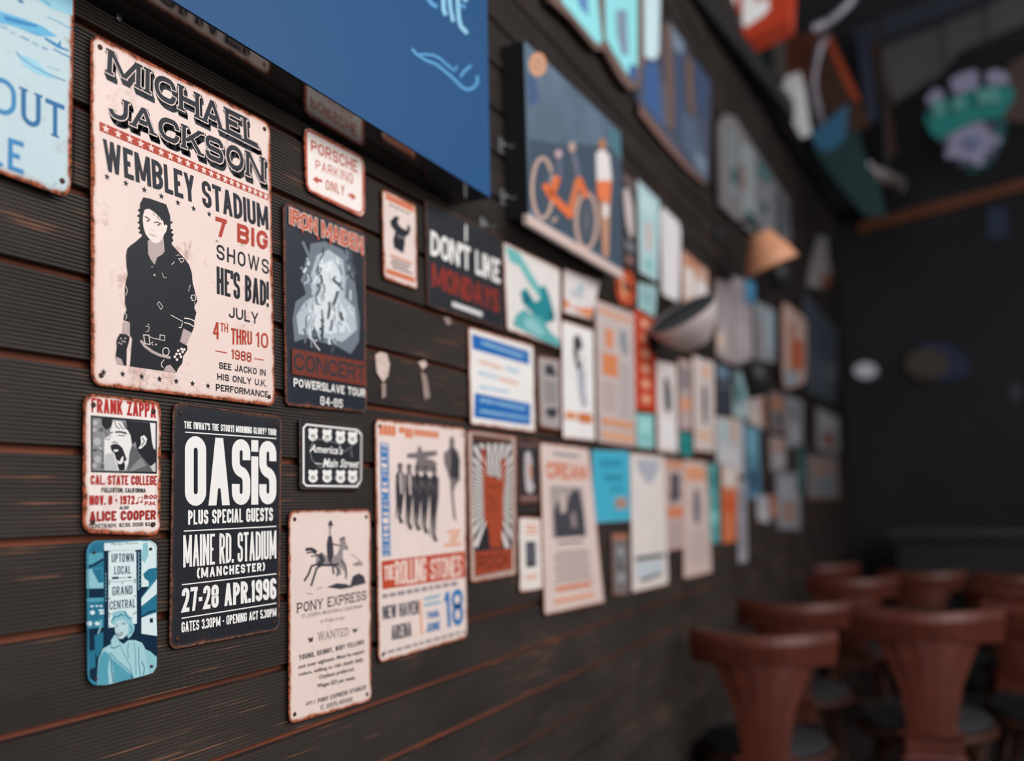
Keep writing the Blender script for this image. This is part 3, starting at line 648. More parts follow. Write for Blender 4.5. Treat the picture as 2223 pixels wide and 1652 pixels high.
for k in range(70):
    x_ = rm.gauss(245, 75); y_ = rm.uniform(820, 1290); x_ = min(max(x_, 95 if y_ > 1050 else 150), 400 if y_ > 1050 else 370)
    S.line([(x_, y_), (x_+rm.uniform(-14, 14), y_+rm.uniform(14, 40)), (x_+rm.uniform(-26, 26), y_+rm.uniform(40, 75))], rm.uniform(4, 13), rm.choice((MI, MI2, MI3, (70,78,90), (236,240,242))))
q = [(60,622),(425,770),(428,850),(60,700)]
S.text('IRON MAIDEN', q, (226,206,196), .2, gap=.05, grow=.0013); S.text('IRON MAIDEN', q, (190,84,56), .2, gap=.05)
for a, b_ in (((66,700),(72,712)),((118,722),(128,745)),((198,760),(206,782)),((262,780),(266,806)),((418,850),(426,864))): S.line([a, b_], 8, (190,84,56), 'lettering')
S.poly([(72,1322),(440,1390),(440,1510),(72,1450)], (112,52,40), 'band')
S.text('CONCERT', [(80,1345),(436,1410),(436,1488),(80,1428)], (46,48,56), .17, gap=.1)
S.text('POWERSLAVE TOUR', [(80,1470),(437,1526),(437,1566),(80,1512)], WL, .2, gap=.14)
S.text('84-85', [(213,1560),(325,1578),(325,1619),(213,1603)], WL, .17, gap=.2)
S.done()

# H small bull poster
S = Sign('tin_poster', 'narrow cream tin poster with a horned dark figure and orange print', [(829,409),(903,446),(906,629),(833,605)], (228,210,204), rust=.44, stain=.1, rad=.008, y=-.004)
S.frame(600, 180, 2.294)
O2 = (208,120,84)
S.uvbar(.10,.03,.92,.10,O2,'lettering')
for k in range(4): S.uvbar(.2+.16*k,.13,.32+.16*k,.15,(120,110,112),'lettering')
S.poly([(565,690),(590,662),(612,668),(605,700),(622,720),(648,735),(655,700),(668,725),(660,755),(640,770),(640,800),(632,850),(610,835),(585,820),(580,780),(592,740),(572,715)], INK)
S.disc((618,690), 14, (228,210,204)); S.line([(600,760),(640,775)], 12, (110,100,104))
for k, y in enumerate((.70,.74,.78,.82)): S.uvbar(.2+.05*(k % 2),y,.85-.06*(k % 3),y+.02,O2 if k == 0 else (120,108,110),'lettering')
S.uvbar(.08,.87,.92,.93,O2,'lettering')
S.done()

# I mondays sign
S = Sign('tin_sign', 'black tin sign with white and red block letters, right of the horned poster', [(923,433),(1088,511),(1094,716),(929,664)], (35,38,45), rust=.30, rustc=(116,74,58), stain=.05, rad=.008, y=-.003)
S.frame(600, 180, 2.294)
S.text('I', [(930,700),(958,712),(958,795),(930,783)], WL, .2); S.text("DON'T LIKE", [(768,733),(1112,885),(1114,1000),(768,855)], WL, .19, gap=.08)
S.text('MONDAYS', [(773,893),(1107,1035),(1109,1148),(775,1015)], (140,46,34), .2, gap=.08)
S.poly([(875,1088),(1025,1142),(1025,1166),(875,1112)], (214,212,212), 'lettering')
S.done()

# J blue and white notice
S = Sign('notice_sign', 'white tin notice with two blue bands of small print, buckled right edge', [(1017,709),(1158,750),(1162,939),(1022,921)], (236,232,230), rust=.42, rustc=(196,116,84), stain=.03, rad=.008, y=-.004)
S.frame(1000, 500, 3.304); BL = (34,104,178); PL = (150,192,220)
S.poly([(80,742),(490,868),(492,965),(85,850)], BL, 'band'); S.poly([(102,1165),(500,1245),(500,1400),(95,1340)], BL, 'band')
def dashes(S, x0, y0, x1, y1, h, col, n, seed):
    r = random.Random(seed); u = 0
    while u < .96:
        l = r.uniform(.05, .13)*6/n; e = min(1, u+l)
        S.line([(x0+(x1-x0)*u, y0+(y1-y0)*u), (x0+(x1-x0)*e, y0+(y1-y0)*e)], h, col, 'lettering'); u = e+.025
dashes(S,150,805,450,905,22,PL,6,1); dashes(S,140,1215,480,1285,22,PL,7,2); dashes(S,140,1295,480,1350,22,PL,7,3)
dashes(S,130,940,300,990,20,(222,160,130),5,4); dashes(S,320,985,420,1020,20,PL,4,5); dashes(S,130,1020,270,1060,20,PL,5,6); dashes(S,280,1065,410,1100,20,(222,160,130),5,7); dashes(S,130,1120,350,1160,20,PL,6,8)
S.done()

# K route sign
S = Sign('route_sign', 'small black tin sign with white octagonal border and eight road shields', [(650,908),(787,926),(783,1063),(651,1063)], (40,42,48), rust=.20, rustc=(90,66,56), stain=.03, rad=.006, y=-.005)
S.frame(600, 880, 2.293)
S.line([(150,95),(400,122),(424,145),(420,375),(400,403),(150,400),(135,385),(135,112),(150,95)], 9, WL, 'border')
def shield(x, y, w_, h_):
    S.poly([(x-w_*.5,y-h_*.32),(x-w_*.36,y-h_*.5),(x-w_*.12,y-h_*.42),(x+w_*.12,y-h_*.42),(x+w_*.36,y-h_*.5),(x+w_*.5,y-h_*.32),(x+w_*.4,y-h_*.1),(x+w_*.5,y+h_*.2),(x+w_*.3,y+h_*.42),(x,y+h_*.5),(x-w_*.3,y+h_*.42),(x-w_*.5,y+h_*.2),(x-w_*.4,y-h_*.1)], WL, 'road_shield')
    S.text('66', [(x-w_*.2,y-h_*.05),(x+w_*.2,y-h_*.05),(x+w_*.2,y+h_*.25),(x-w_*.2,y+h_*.25)], (90,92,98), .2)
for x, y0, y1 in ((182,145,352),(252,150,352),(318,158,354),(378,162,354)): shield(x, y0, 48, 66); shield(x, y1, 48, 66)
for ln in ([(180,180),(165,220),(175,270),(215,310)], [(180,168),(240,172),(310,190),(320,240),(360,215),(380,200)], [(215,310),(280,300),(290,270)], [(370,220),(375,260)], [(300,335),(285,370)]): S.line(ln, 4, (130,130,134))
S.text("America's", [(162,190),(330,206),(330,246),(162,232)], WL, font=(.02, .35)); S.text('Main Street', [(228,262),(410,272),(410,312),(228,308)], WL, font=(.02, .35))
S.line([(190,288),(225,292)], 4, WL)
S.done()

# L tall cream poster with a horse rider
S = Sign('tin_poster', 'tall cream tin poster with a galloping horse rider above lines of print', [(627,1109),(804,1105),(806,1521),(627,1573)], (232,212,205), rust=.42, stain=.08, rad=.012, y=-.004, screws=True)
S.frame(600, 880, 2.293)
LK = (66,64,72); GK = (150,138,140)
S.poly([(195,795),(200,745),(225,730),(250,750),(275,748),(300,745),(318,700),(312,665),(335,648),(348,690),(355,715),(340,720),(332,715),(330,760),(345,790),(352,820),(350,870),(340,860),(340,830),(315,800),(325,840),(300,850),(300,810),(265,795),(240,798),(215,800)], GK)
S.line([(200,730),(175,715),(145,718)], 16, LK); S.line([(150,735),(180,730),(205,745)], 8, LK); S.line([(170,750),(200,750)], 6, LK)
S.line([(215,740),(230,770),(205,800)], 22, LK); S.line([(205,790),(175,800),(160,840),(138,875)], 10, LK); S.line([(235,790),(200,810),(185,860),(172,900)], 10, LK)
S.line([(225,795),(280,795),(310,790)], 12, LK); S.line([(320,770),(345,800),(350,850)], 6, LK); S.line([(290,800),(310,820),(300,850)], 7, LK)
S.poly([(252,745),(250,690),(258,650),(275,650),(282,690),(285,740),(270,790),(258,770)], LK); S.disc((268,606), 7, GK, ry=12); S.poly([(256,600),(262,578),(270,570),(276,580),(284,598)], LK); S.line([(265,615),(268,650)], 8, GK)
S.line([(282,690),(320,700)], 7, LK); S.line([(262,770),(280,800),(285,840)], 9, LK); S.line([(318,668),(345,660)], 6, LK); S.line([(350,700),(355,720)], 5, LK)
S.poly([(365,905),(380,850),(410,835),(435,850),(445,885),(410,895)], LK); S.poly([(250,905),(300,885),(350,890),(380,905),(320,915)], LK); S.poly([(375,790),(410,775),(430,795),(395,800)], GK)
S.line([(150,935),(180,940)], 4, GK); S.line([(200,915),(230,905)], 4, GK); S.line([(370,740),(400,760),(430,790)], 4, GK)
S.text('PONY EXPRESS', [(102,984),(447,920),(447,968),(102,1034)], LK, .16, True, .2)
S.text('ST. JOSEPH, MISSOURI to CALIFORNIA', [(125,1040),(430,990),(430,1012),(125,1066)], GK, font=(.01, 0)); S.text('in 10 days or less.', [(218,1064),(340,1046),(340,1070),(218,1090)], GK, font=(.01, .3))
S.text('WANTED', [(205,1128),(360,1104),(360,1145),(205,1172)], GK, .15, True, .2)
S.poly([(155,1155),(170,1160),(182,1150),(180,1175),(165,1180)], LK); S.poly([(375,1110),(390,1115),(402,1105),(400,1125),(385,1132)], LK)
S.text('YOUNG, SKINNY, WIRY FELLOWS', [(112,1243),(435,1165),(435,1188),(112,1270)], LK, .22, gap=.3)
S.text('not over eighteen. Must be expert', [(110,1292),(438,1212),(438,1238),(110,1318)], LK, font=(.02, 0)); S.text('riders, willing to risk death daily.', [(110,1332),(435,1252),(435,1278),(110,1354)], LK, font=(.02, 0))
S.text('Orphans preferred.', [(210,1342),(388,1300),(388,1326),(210,1370)], LK, font=(.02, 0)); S.text('Wages $25 per week.', [(202,1386),(392,1343),(392,1370),(202,1413)], LK, font=(.02, 0))
S.text('APPLY,', [(145,1477),(195,1463),(195,1482),(145,1497)], GK, .18); S.text('PONY EXPRESS STABLES', [(205,1460),(445,1390),(445,1412),(205,1483)], LK, .2, gap=.2)
S.text('ST. JOSEPH, MISSOURI', [(218,1492),(378,1450),(378,1472),(218,1516)], GK, .18)
S.done()

# M cream band poster
S = Sign('concert_poster', 'large cream tin poster with five dark men, red band and big blue date', [(814,908),(1010,930),(1014,1384),(822,1440)], (232,214,208), rust=.44, stain=.06, rad=.012, y=-.004, screws=True)
S.frame(600, 880, 2.293)
OG = (212,122,80); BB = (44,120,182); RB = (190,74,50)
for x0, x1, h_ in ((512,596,52),(610,640,30),(640,680,50),(684,810,34)):
    ya = 95+(x0-512)*.13; yb = 95+(x1-512)*.13
    n = max(1, int((x1-x0)/18))
    for k in range(n): a = x0+(x1-x0)*k/n; S.poly([(a,ya+k*2),(a+(x1-x0)/n-3,ya+k*2+2),(a+(x1-x0)/n-3,ya+h_+k*2),(a,ya+h_+k*2)], OG, 'lettering')
S.line([(518,188),(556,192),(566,748),(530,750),(518,188)], 5, BB, 'border')
S.text('DIRECT FROM ENGLAND', [(530,742),(520,198),(553,204),(562,740)], BB, .2, gap=.2)
MK = (58,56,62); M2 = (120,110,112)
S.poly([(650,240),(700,235),(705,205),(720,205),(725,230),(800,225),(800,250),(740,262),(790,275),(800,300),(770,330),(700,330),(690,300),(700,265),(650,262)], M2)
for i, (x, yt, yb, wd) in enumerate(((615,300,590,44),(660,305,620,40),(700,315,625,44),(740,315,640,44),(785,320,680,46))):
    S.disc((x, yt+10), 13, M2, ry=17); S.poly([(x-12,yt+4),(x-10,yt-12),(x+10,yt-12),(x+13,yt+6),(x+5,yt-2)], MK)
    S.poly([(x-8,yt+25),(x+8,yt+25),(x+wd*.5,yt+45),(x+wd*.48,yt+130),(x+wd*.34,yt+190),(x+wd*.2,yt+240),(x+4,yb-40),(x+18,yb-5),(x,yb),(x-10,yb-30),(x-8,yt+200),(x-wd*.42,yb-30),(x-wd*.5,yb-20),(x-wd*.44,yt+200),(x-wd*.5,yt+110),(x-wd*.48,yt+45)], MK)
    if i in (0, 1): S.poly([(x-5,yt+30),(x+9,yt+40),(x+12,yt+140),(x+2,yt+140)], (196,182,178))
    S.line([(x-wd*.4,yt+60),(x-4,yt+100)], 5, M2); S.line([(x+wd*.4,yt+60),(x+wd*.25,yt+120)], 4, M2)
S.poly([(860,170),(872,150),(885,170),(885,210),(905,230),(915,280),(910,330),(915,370),(890,400),(880,440),(895,580),(880,560),(868,440),(865,380),(850,330),(835,290),(832,235),(850,225),(862,205)], M2)
S.poly([(868,200),(885,220),(908,260),(912,350),(890,370),(862,350),(868,290)], MK)
for k, (a, c) in enumerate(((850,915),(865,908),(862,900),(835,920))): S.poly([(a,622+k*22),(c,618+k*22),(c,632+k*22),(a,636+k*22)], (226,160,128), 'lettering')
S.poly([(522,775),(936,725),(938,855),(527,916)], RB, 'band')
S.text('THE', [(535,800),(585,790),(585,865),(535,872)], (238,214,204), .2); S.text('ROLLING', [(590,775),(745,755),(745,875),(590,895)], (238,214,204), .13, gap=.08); S.text('STONES', [(765,765),(920,745),(920,850),(765,868)], (238,214,204), .13, gap=.08)
dashes(S,528,950,925,880,20,(150,140,146),8,11)
S.text('NEW HAVEN', [(526,1000),(706,968),(708,1038),(530,1066)], (92,90,100), .17, gap=.12); S.text('ARENA', [(570,1096),(672,1076),(672,1148),(572,1170)], (92,90,100), .17, gap=.12)
S.line([(714,968),(724,1140)], 9, (232,170,130), 'border')
S.text('18', [(828,932),(926,908),(930,1090),(838,1108)], BB, .16, gap=.1); S.text('THUR.', [(748,1030),(812,1018),(812,1052),(748,1064)], BB, .22); S.text('JUNE', [(745,1086),(815,1072),(815,1114),(745,1132)], BB, .22)
dashes(S,735,965,815,945,14,(140,186,206),4,12); dashes(S,735,995,815,978,14,(140,186,206),4,13); dashes(S,528,1235,915,1130,14,(150,140,146),8,14)
S.done()

# N rock poster
S = Sign('tin_poster', 'black and white sunburst tin poster with a rust red raised fist', [(1015,933),(1120,947),(1120,1248),(1022,1266)], (190,168,158), rust=.36, stain=.05, rad=.008, y=-.004)
S.frame(1000, 900, 3.305); KK = (46,44,48); FR = (164,72,46)
S.poly([(82,138),(365,178),(372,1112),(100,1165)], KK, 'panel')
S.poly([(90,150),(350,180),(350,208),(90,180)], (100,62,44), 'band')
def clamp(x, y):
    x = min(max(x, 88+(y-150)*.013), 366); return (x, min(max(y, 200+(x-90)*.11), 965))
for k in range(44):
    a = 2*math.pi*k/44; b_ = a+2*math.pi/44*.55; c0 = (235, 560)
    if k % 44 in (11, 10, 12): continue
    def far_(a):
        dx, dy = math.cos(a), math.sin(a); t_ = 1e9
        for lim, d_, c_ in ((362,dx,235),(92,dx,235),(955,dy,560),(210,dy,560)):
            if abs(d_) > 1e-6:
                q = (lim-c_)/d_
                if q > 0: t_ = min(t_, q)
        return (235+dx*t_, 560+dy*t_)
    S.poly([(235+70*math.cos(a), 560+120*math.sin(a)), far_(a), far_(b_), (235+70*math.cos(b_), 560+120*math.sin(b_))], (226,220,218), 'ray')
S.poly([(148,240),(178,248),(186,430),(292,470),(288,310),(322,318),(320,470),(305,600),(308,760),(292,955),(212,955),(202,830),(165,740),(160,560),(158,420)], FR)
for ln in ([(190,500),(230,520),(280,520)], [(185,580),(220,600),(250,640),(235,690)], [(200,640),(210,700)]): S.line(ln, 9, (90,44,36))
S.poly([(100,985),(370,960),(372,1108),(104,1156)], FR, 'band'); S.text('ROCK', [(120,1010),(355,985),(355,1085),(120,1125)], (100,46,36), .2)
S.done()

# the wood screw between the first two signs
sc_ = P(258, 40, -.001); m = MB(); m.lathe([(.0042, 0), (.0042, .001), (.003, .0024), (.0008, .0028)], 14, (0, 0, 0), (0, -1, 0))
o = m.build('wood_screw', mat((190, 186, 184), .3, .9)); o.location = sc_; tag(o, 'bright steel screw head in the board above the large cream poster', 'screw')

# ------------------------------------------------------------------ the blue box sign jutting out from the wall
c0 = P(663, 266, 0); zb = c0.z; YB = -.082
x1 = P(1061, 200, YB).x; x0 = -.15; zt = 1.22+H
root = empty('box_sign', ((x0+x1)/2, YB/2, zb)); tag(root, 'large blue box sign with pale lettering and flourish, jutting over the parking sign', 'sign')
oc = root.location
m = MB(); m.box(x0, x1, YB+.002, -.001, zb, zt); m.build('housing', mat((26, 27, 30), .10, spec=.75), root, oc)
m = MB(); m.box(x0, x1-.0005, YB, YB+.0018, zb+.001, zt); m.build('front_panel', mat((34, 80, 128), .45, spec=.2), root, oc)
class BoxPrint(Sign):
    def __init__(s): s.y = YB; s.fr = (840, 0, 7.183); s.parts = {}; s.lay = 0; s.step = .0001; s.root = root; s.c = oc
S = BoxPrint(); CB = (150, 206, 236); C2 = (96, 164, 214)
S.line([(560,-180),(640,-20),(700,60),(780,110)], 60, C2, 'lettering')
S.line([(1240,20),(1130,-120),(1100,0),(1120,300),(1150,410),(1250,520)], 60, CB, 'lettering'); S.line([(1120,60),(1220,120)], 45, C2, 'lettering')
S.line([(870,-120),(880,150),(915,240)], 62, CB, 'lettering'); S.line([(960,-120),(990,150),(1030,340)], 55, CB, 'lettering')
S.line([(385,760),(460,850),(600,940),(760,1000),(900,1110),(1040,1230),(1150,1350),(1250,1400),(1350,1370),(1410,1280),(1400,1180)], 40, C2, 'flourish')
S.line([(470,850),(600,850),(720,860),(820,910),(940,1020),(1060,1110)], 34, C2, 'flourish'); S.line([(1060,1110),(1090,1020)], 26, C2, 'flourish'); S.line([(1140,1200),(1200,1110),(1310,1020)], 40, C2, 'flourish')
S.done()

# ================================================================== bike picture, cut-out signs, hooks
YF = -.055
qb = [P(1138, 88, YF), P(1347, 286, YF), P(1351, 592, YF), P(1149, 468, YF)]
cb = sum(qb, Vector())/4; cb.y = YF/2
root = empty('framed_picture', cb); tag(root, 'deep framed picture of orange bicycles and a standing figure on slate blue, pale lower ledge', 'picture')
m = MB(); m.prism([Vector((q.x, YF+.002, q.z)) for q in qb], (0, -YF-.004, 0)); m.build('box_frame', mat((30, 31, 35), .5), root, cb)
class PanelPrint(Sign):
    def __init__(s, root, c, q, y, step=.0001):
        s.y = y; s.q = q; s.fr = (0, 0, 1); s.parts = {}; s.lay = 0; s.step = step; s.root = root; s.c = c
        s.W = (q[1]-q[0]).length; s.Ht = (q[3]-q[0]).length
m = MB(); m.prism([Vector((q.x, YF, q.z)) for q in qb], (0, .002, 0)); m.build('picture_panel', mat((88, 108, 126), .5, noise=.25, scale=7), root, cb)
S = PanelPrint(root, cb, qb, YF).frame(1040, 0, 2.754)
SB = (62, 76, 94); TN = (190, 160, 148); OO = (222, 112, 62); WH = (226, 220, 220)
S.poly([(300,830),(480,860),(640,860),(845,900),(852,1600),(700,1500),(450,1360),(300,1240)], (66,80,96))
S.poly([(285,430),(340,480),(360,600),(300,640)], (70,92,130)); S.poly([(760,760),(845,800),(850,960),(800,900)], (76,116,130))
S.disc((350,385), 52, (214,156,120), ry=72); S.disc((350,385), 28, (170,140,126), ry=40); S.disc((350,385), 14, (214,156,120), ry=20)
def wheel(S, c, r, ry, wd, col):
    S.line([(c[0]+r*math.cos(a*math.pi/14), c[1]+ry*math.sin(a*math.pi/14)) for a in range(29)], wd, col)
wheel(S, (378,1125), 62, 180, 22, TN); wheel(S, (640,1320), 62, 165, 22, TN)
for a in range(0, 6): S.line([(640-50*math.cos(a*.52), 1320-130*math.sin(a*.52)), (640+50*math.cos(a*.52), 1320+130*math.sin(a*.52))], 4, (120,120,124))
S.line([(390,1100),(430,1170),(540,1280)], 44, OO); S.line([(430,1170),(470,1050)], 40, OO); S.line([(540,1280),(590,1080)], 40, (206,120,80)); S.line([(590,1060),(640,1180)], 34, OO); S.line([(520,1250),(550,1300)], 40, OO)
S.disc((472,920), 22, (190,160,170), ry=26); S.disc((553,880), 20, TN, ry=32); S.line([(470,950),(480,1060)], 30, (96,104,120)); S.line([(560,920),(590,1060)], 30, (108,112,126)); S.line([(450,1010),(400,1090)], 16, (96,104,120))
S.disc((733,865), 22, (176,116,84), ry=36); S.poly([(695,915),(735,890),(775,930),(790,1080),(700,1080)], WH); S.poly([(698,1080),(788,1080),(780,1210),(705,1190)], (226,124,78)); S.poly([(715,1195),(778,1210),(770,1540),(735,1530)], (188,140,116)); S.poly([(735,1220),(772,1225),(768,1300),(738,1300)], WH)
S.line([(460,1300),(430,1330)], 18, TN)
S.done()
m = MB()
l0, l1 = P(1145, 463, YF-.012), P(1352, 588, YF-.012)
m.prism([l0, l1, l1-Vector((0, 0, .022)), l0-Vector((0, 0, .022))], (0, .011, 0)); m.build('ledge', mat((208, 184, 178), .5), root, cb)
# hook latches between the blue box and the bike picture
for i, (px, py) in enumerate(((1088, 318), (1092, 430), (1048, 492))):
    p = P(px, py, -.001); r_ = empty('wall_hook', p); tag(r_, ('upper small steel wall hook just right of the blue box sign', 'lower small steel wall hook just right of the blue box sign', 'small steel wall hook under the corner of the blue box sign')[i], 'hook')
    m = MB(); m.box(-.012, .012, -.002, 0, -.018, .018); o = m.build('back_plate', mat((120, 122, 126), .4, .7), r_, bevel=.001)
    m = MB(); m.tube([(0, -.002, .004), (.004, -.012, .002), (.008, -.022, -.004), (.010, -.026, .006)], .0025, 8); m.build('hook_arm', mat((140, 142, 146), .35, .8), r_, smooth=True)

def cutout(name, label, pts, panels, y=-.02, dp=.012, th=.012, edge=(112, 88, 80)):
    "die-cut sign: brown board outline (pixels) with printed upright letter bars"
    q = [P(a, b_, y) for a, b_ in pts]; c = sum(q, Vector())/len(q); root = empty(name, c); tag(root, label, 'sign')
    m = MB(); m.prism(q, (0, dp, 0)); m.build('board', mat(edge, .6), root, c)
    S = PanelPrint(root, c, [q[0], q[1], q[2], q[3]], y, .0004)
    for pl, col in panels: S.poly(pl, col, 'letter_face')
    S.done(); return S
def z4(*p): return [(1040+a/2.754, b_/2.754) for a, b_ in p]
CY = (150, 226, 234); CW = (206, 234, 242); BLU = (66, 98, 150); GRB = (84, 98, 120)
cutout('cutout_sign', 'top-edge die-cut sign with bright pale cyan letter shapes and brown rim', z4((380,-420),(1090,-200),(1085,340),(980,380),(960,520),(905,540),(850,480),(750,300),(700,300),(560,130),(430,10)), [
    (z4((500,-200),(690,-200),(735,260),(700,255),(490,5)), CY), (z4((560,-100),(640,-100),(655,100),(600,40)), (98,140,190)),
    (z4((745,-200),(945,-200),(945,440),(925,490),(880,440),(800,310),(755,230)), CY), (z4((815,60),(880,60),(890,330),(850,330),(820,200)), (130,150,170)),
    (z4((900,380),(945,400),(935,500),(890,450)), BLU), (z4((980,-200),(1080,-200),(1070,310),(1050,360),(985,340)), CW)], y=-.03)
cutout('cutout_sign', 'slate blue die-cut sign below the pale cyan one, brown lower rim', z4((965,350),(1080,380),(1085,160),(1140,120),(1235,260),(1260,330),(1385,480),(1375,1070),(1345,1105),(1240,990),(1110,830),(965,650),(945,590)), [
    (z4((990,350),(1060,370),(1100,760),(1040,680),(990,610)), BLU), (z4((1145,150),(1225,260),(1215,330),(1160,290)), (120,136,156)), (z4((1170,310),(1215,340),(1230,860),(1175,790)), (66,82,112)),
    (z4((1075,480),(1120,500),(1130,780),(1090,730)), (96,100,116)), (z4((1285,350),(1375,480),(1360,720),(1290,640)), (64,80,110)), (z4((1200,660),(1290,720),(1350,960),(1340,1060),(1270,970),(1210,880)), GRB), (z4((1290,900),(1355,960),(1350,1060),(1290,990)), (120,134,150)), (z4((1095,150),(1140,140),(1160,500),(1165,790),(1125,760)), (112,90,82)), (z4((1225,330),(1270,370),(1285,700),(1240,650)), (112,90,82)), (z4((950,600),(965,640),(1110,820),(1240,980),(1350,1090),(1340,1105),(1230,1010),(1095,860),(950,680)), (124,94,84))], y=-.016, edge=(70, 78, 96))
cutout('cutout_sign', 'long grey and teal shield-shaped die-cut sign above the copper wall lamp', z4((1470,680),(1530,700),(1640,870),(1770,1080),(1850,1200),(1865,1440),(1700,1440),(1560,1340),(1450,1230),(1440,960),(1435,740)), [
    (z4((1480,760),(1540,780),(1550,1200),(1490,1160)), (120,128,132)), (z4((1500,1000),(1545,1010),(1550,1110),(1505,1090)), (58,92,92)), (z4((1560,840),(1640,900),(1660,1300),(1570,1280)), (142,148,152)), (z4((1560,980),(1585,990),(1590,1150),(1565,1130)), (132,90,84)), (z4((1660,930),(1740,1050),(1750,1110),(1670,1060)), (70,110,112)),
    (z4((1670,1120),(1750,1120),(1760,1400),(1690,1400)), (128,128,134)), (z4((1690,1200),(1725,1210),(1720,1290),(1690,1270)), (44,86,88)), (z4((1775,1130),(1800,1160),(1800,1400),(1780,1390)), (56,70,80)), (z4((1815,1190),(1848,1220),(1850,1400),(1820,1390)), (90,96,104)), (z4((1590,1250),(1640,1280),(1650,1370),(1600,1340)), (50,84,88))], y=-.03, edge=(116, 110, 112))

# ================================================================== out-of-focus signs, near to far
PK = (222, 202, 196); CRM = (232, 224, 220); TEAL = (66, 156, 158); PTL = (160, 212, 214)
def far(name, label, quad, rgb, items=(), y=-.004, rust=.30, rad=.008, **k):
    S = Sign(name, label, quad, rgb, y=y, rust=rust, rad=rad, stain=.04, step=.0002, **k)
    for it in items:
        kind = it[0]
        if kind == 'b': S.uvbar(*it[1:5], it[5], it[6] if len(it) > 6 else 'picture')
        elif kind == 'p': S.uvpoly(it[1], it[2], it[3] if len(it) > 3 else 'picture')
        elif kind == 'l':       # rows of small print
            _, u0, v0, u1, v1, n, col = it; rr = random.Random(n*7+int(u0*100))
            for i in range(n):
                v = v0+(v1-v0)*i/max(1, n); h = (v1-v0)/n*.5; a = rr.uniform(0, .12)*(u1-u0)
                S.uvbar(u0+a, v, u1-a, v+h, col, 'lettering')
        elif kind == 't': S.text(it[1], [(it[2], it[3]), (it[4], it[3]), (it[4], it[5]), (it[2], it[5])], it[6], it[7] if len(it) > 7 else .2, uv=True)
        elif kind == 'd': S.uvdisc((it[1], it[2]), it[3], it[4])
    S.done(); return S
GY = (150, 142, 146); DK = (70, 70, 78)
far('tin_poster', 'narrow dark tin poster with a pale figure, right of the raised fist poster', [(1123,950),(1171,954),(1171,1094),(1125,1094)], (52,48,50),
    [('b',.1,.08,.9,.13,(110,84,82)),('p',[(.35,.2),(.55,.2),(.65,.35),(.6,.6),(.75,.75),(.6,.85),(.35,.8),(.3,.6),(.3,.3)],(190,182,186)),('p',[(.45,.38),(.6,.4),(.65,.62),(.5,.6)],(204,150,128)),('b',.1,.88,.9,.95,(140,104,100))], rust=.2)
far('tin_card', 'small white tin card with a dark central picture, below the narrow dark poster', [(1126,1122),(1174,1124),(1178,1278),(1129,1287)], CRM,
    [('l',.28,.10,.85,.26,3,(222,150,110)),('b',.28,.33,.72,.68,DK),('b',.36,.38,.60,.60,(96,96,104)),('l',.2,.78,.8,.86,2,(222,150,110))])
far('concert_poster', 'tall cream tin poster, orange title over dark group photo, flaring outward at its foot', [(1172,959),(1278,973),(1312,1308),(1182,1336)], (222,202,196),
    [('l',.16,.05,.84,.09,1,GY),('t','CREAM',.10,.11,.90,.21,(208,108,66),.26),('b',.16,.25,.78,.56,(170,156,156)),('p',[(.2,.4),(.3,.33),(.4,.42),(.48,.32),(.58,.27),(.7,.27),(.75,.4),(.76,.56),(.2,.56)],DK),('p',[(.3,.3),(.4,.3),(.42,.4),(.32,.42)],(200,180,176)),
     ('p',[(.5,.42),(.58,.4),(.6,.5),(.5,.5)],(150,136,138)),('l',.2,.585,.74,.61,1,(96,90,96)),('l',.14,.64,.82,.84,9,(168,152,152)),('l',.12,.85,.84,.90,1,(214,120,82)),('l',.14,.92,.82,.97,1,(226,158,126))], rust=.38, y=-.006)
far('tin_sign', 'bright turquoise tin sign with darker lines of print and a small tan patch', [(1284,976),(1367,978),(1369,1131),(1290,1137)], (70,176,204),
    [('l',.15,.14,.8,.26,2,(40,120,150)),('l',.25,.34,.8,.46,2,(44,126,156)),('l',.4,.52,.8,.6,1,(50,132,160)),('b',.56,.66,.9,.82,(176,150,156)),('b',.62,.69,.84,.79,(170,132,104))], rust=.16)
far('whisky_poster', 'tall white tin poster with grey fan shape on top and dark band near the foot', [(1368,982),(1442,991),(1451,1269),(1372,1287)], (228,218,214),
    [('p',[(.15,.04),(.85,.04),(.8,.12),(.55,.22),(.45,.22),(.2,.12)],(176,178,188)),('b',.1,.75,.9,.785,(80,86,94)),('b',.12,.80,.85,.90,(196,206,214)),('p',[(.15,.915),(.8,.89),(.78,.915),(.3,.94)],(90,96,104))], rust=.34)
far('tin_poster', 'tiny grey tin card with orange heading, left of the tall white dark-banded poster', [(1328,1157),(1363,1157),(1365,1290),(1331,1293)], (120,112,112),
    [('b',.1,.03,.9,.1,(176,106,78)),('b',.3,.25,.7,.5,(160,160,164)),('b',.35,.35,.6,.6,(86,92,98)),('b',.25,.65,.75,.8,(150,150,154))])
far('tin_poster', 'pinkish tin poster with a dark portrait over an orange band', [(1443,994),(1484,1000),(1484,1190),(1448,1198)], (196,172,168),
    [('b',.05,.03,.95,.10,(208,140,108)),('p',[(.25,.18),(.5,.14),(.8,.18),(.75,.3),(.85,.42),(.3,.5),(.2,.4),(.3,.3)],(84,80,88)),('b',.1,.53,.95,.64,(212,128,90)),('l',.15,.7,.9,.95,6,(176,156,156))])
far('tin_poster', 'long pink tin poster hanging lowest in the row, with a grey slender figure', [(1484,997),(1533,1003),(1546,1243),(1484,1257)], (216,192,186),
    [('b',.08,.05,.92,.18,(222,156,122)),('p',[(.4,.25),(.6,.25),(.65,.4),(.6,.55),(.4,.55),(.36,.4)],(112,108,116)),('l',.15,.6,.85,.9,7,(190,170,168))], rust=.36)
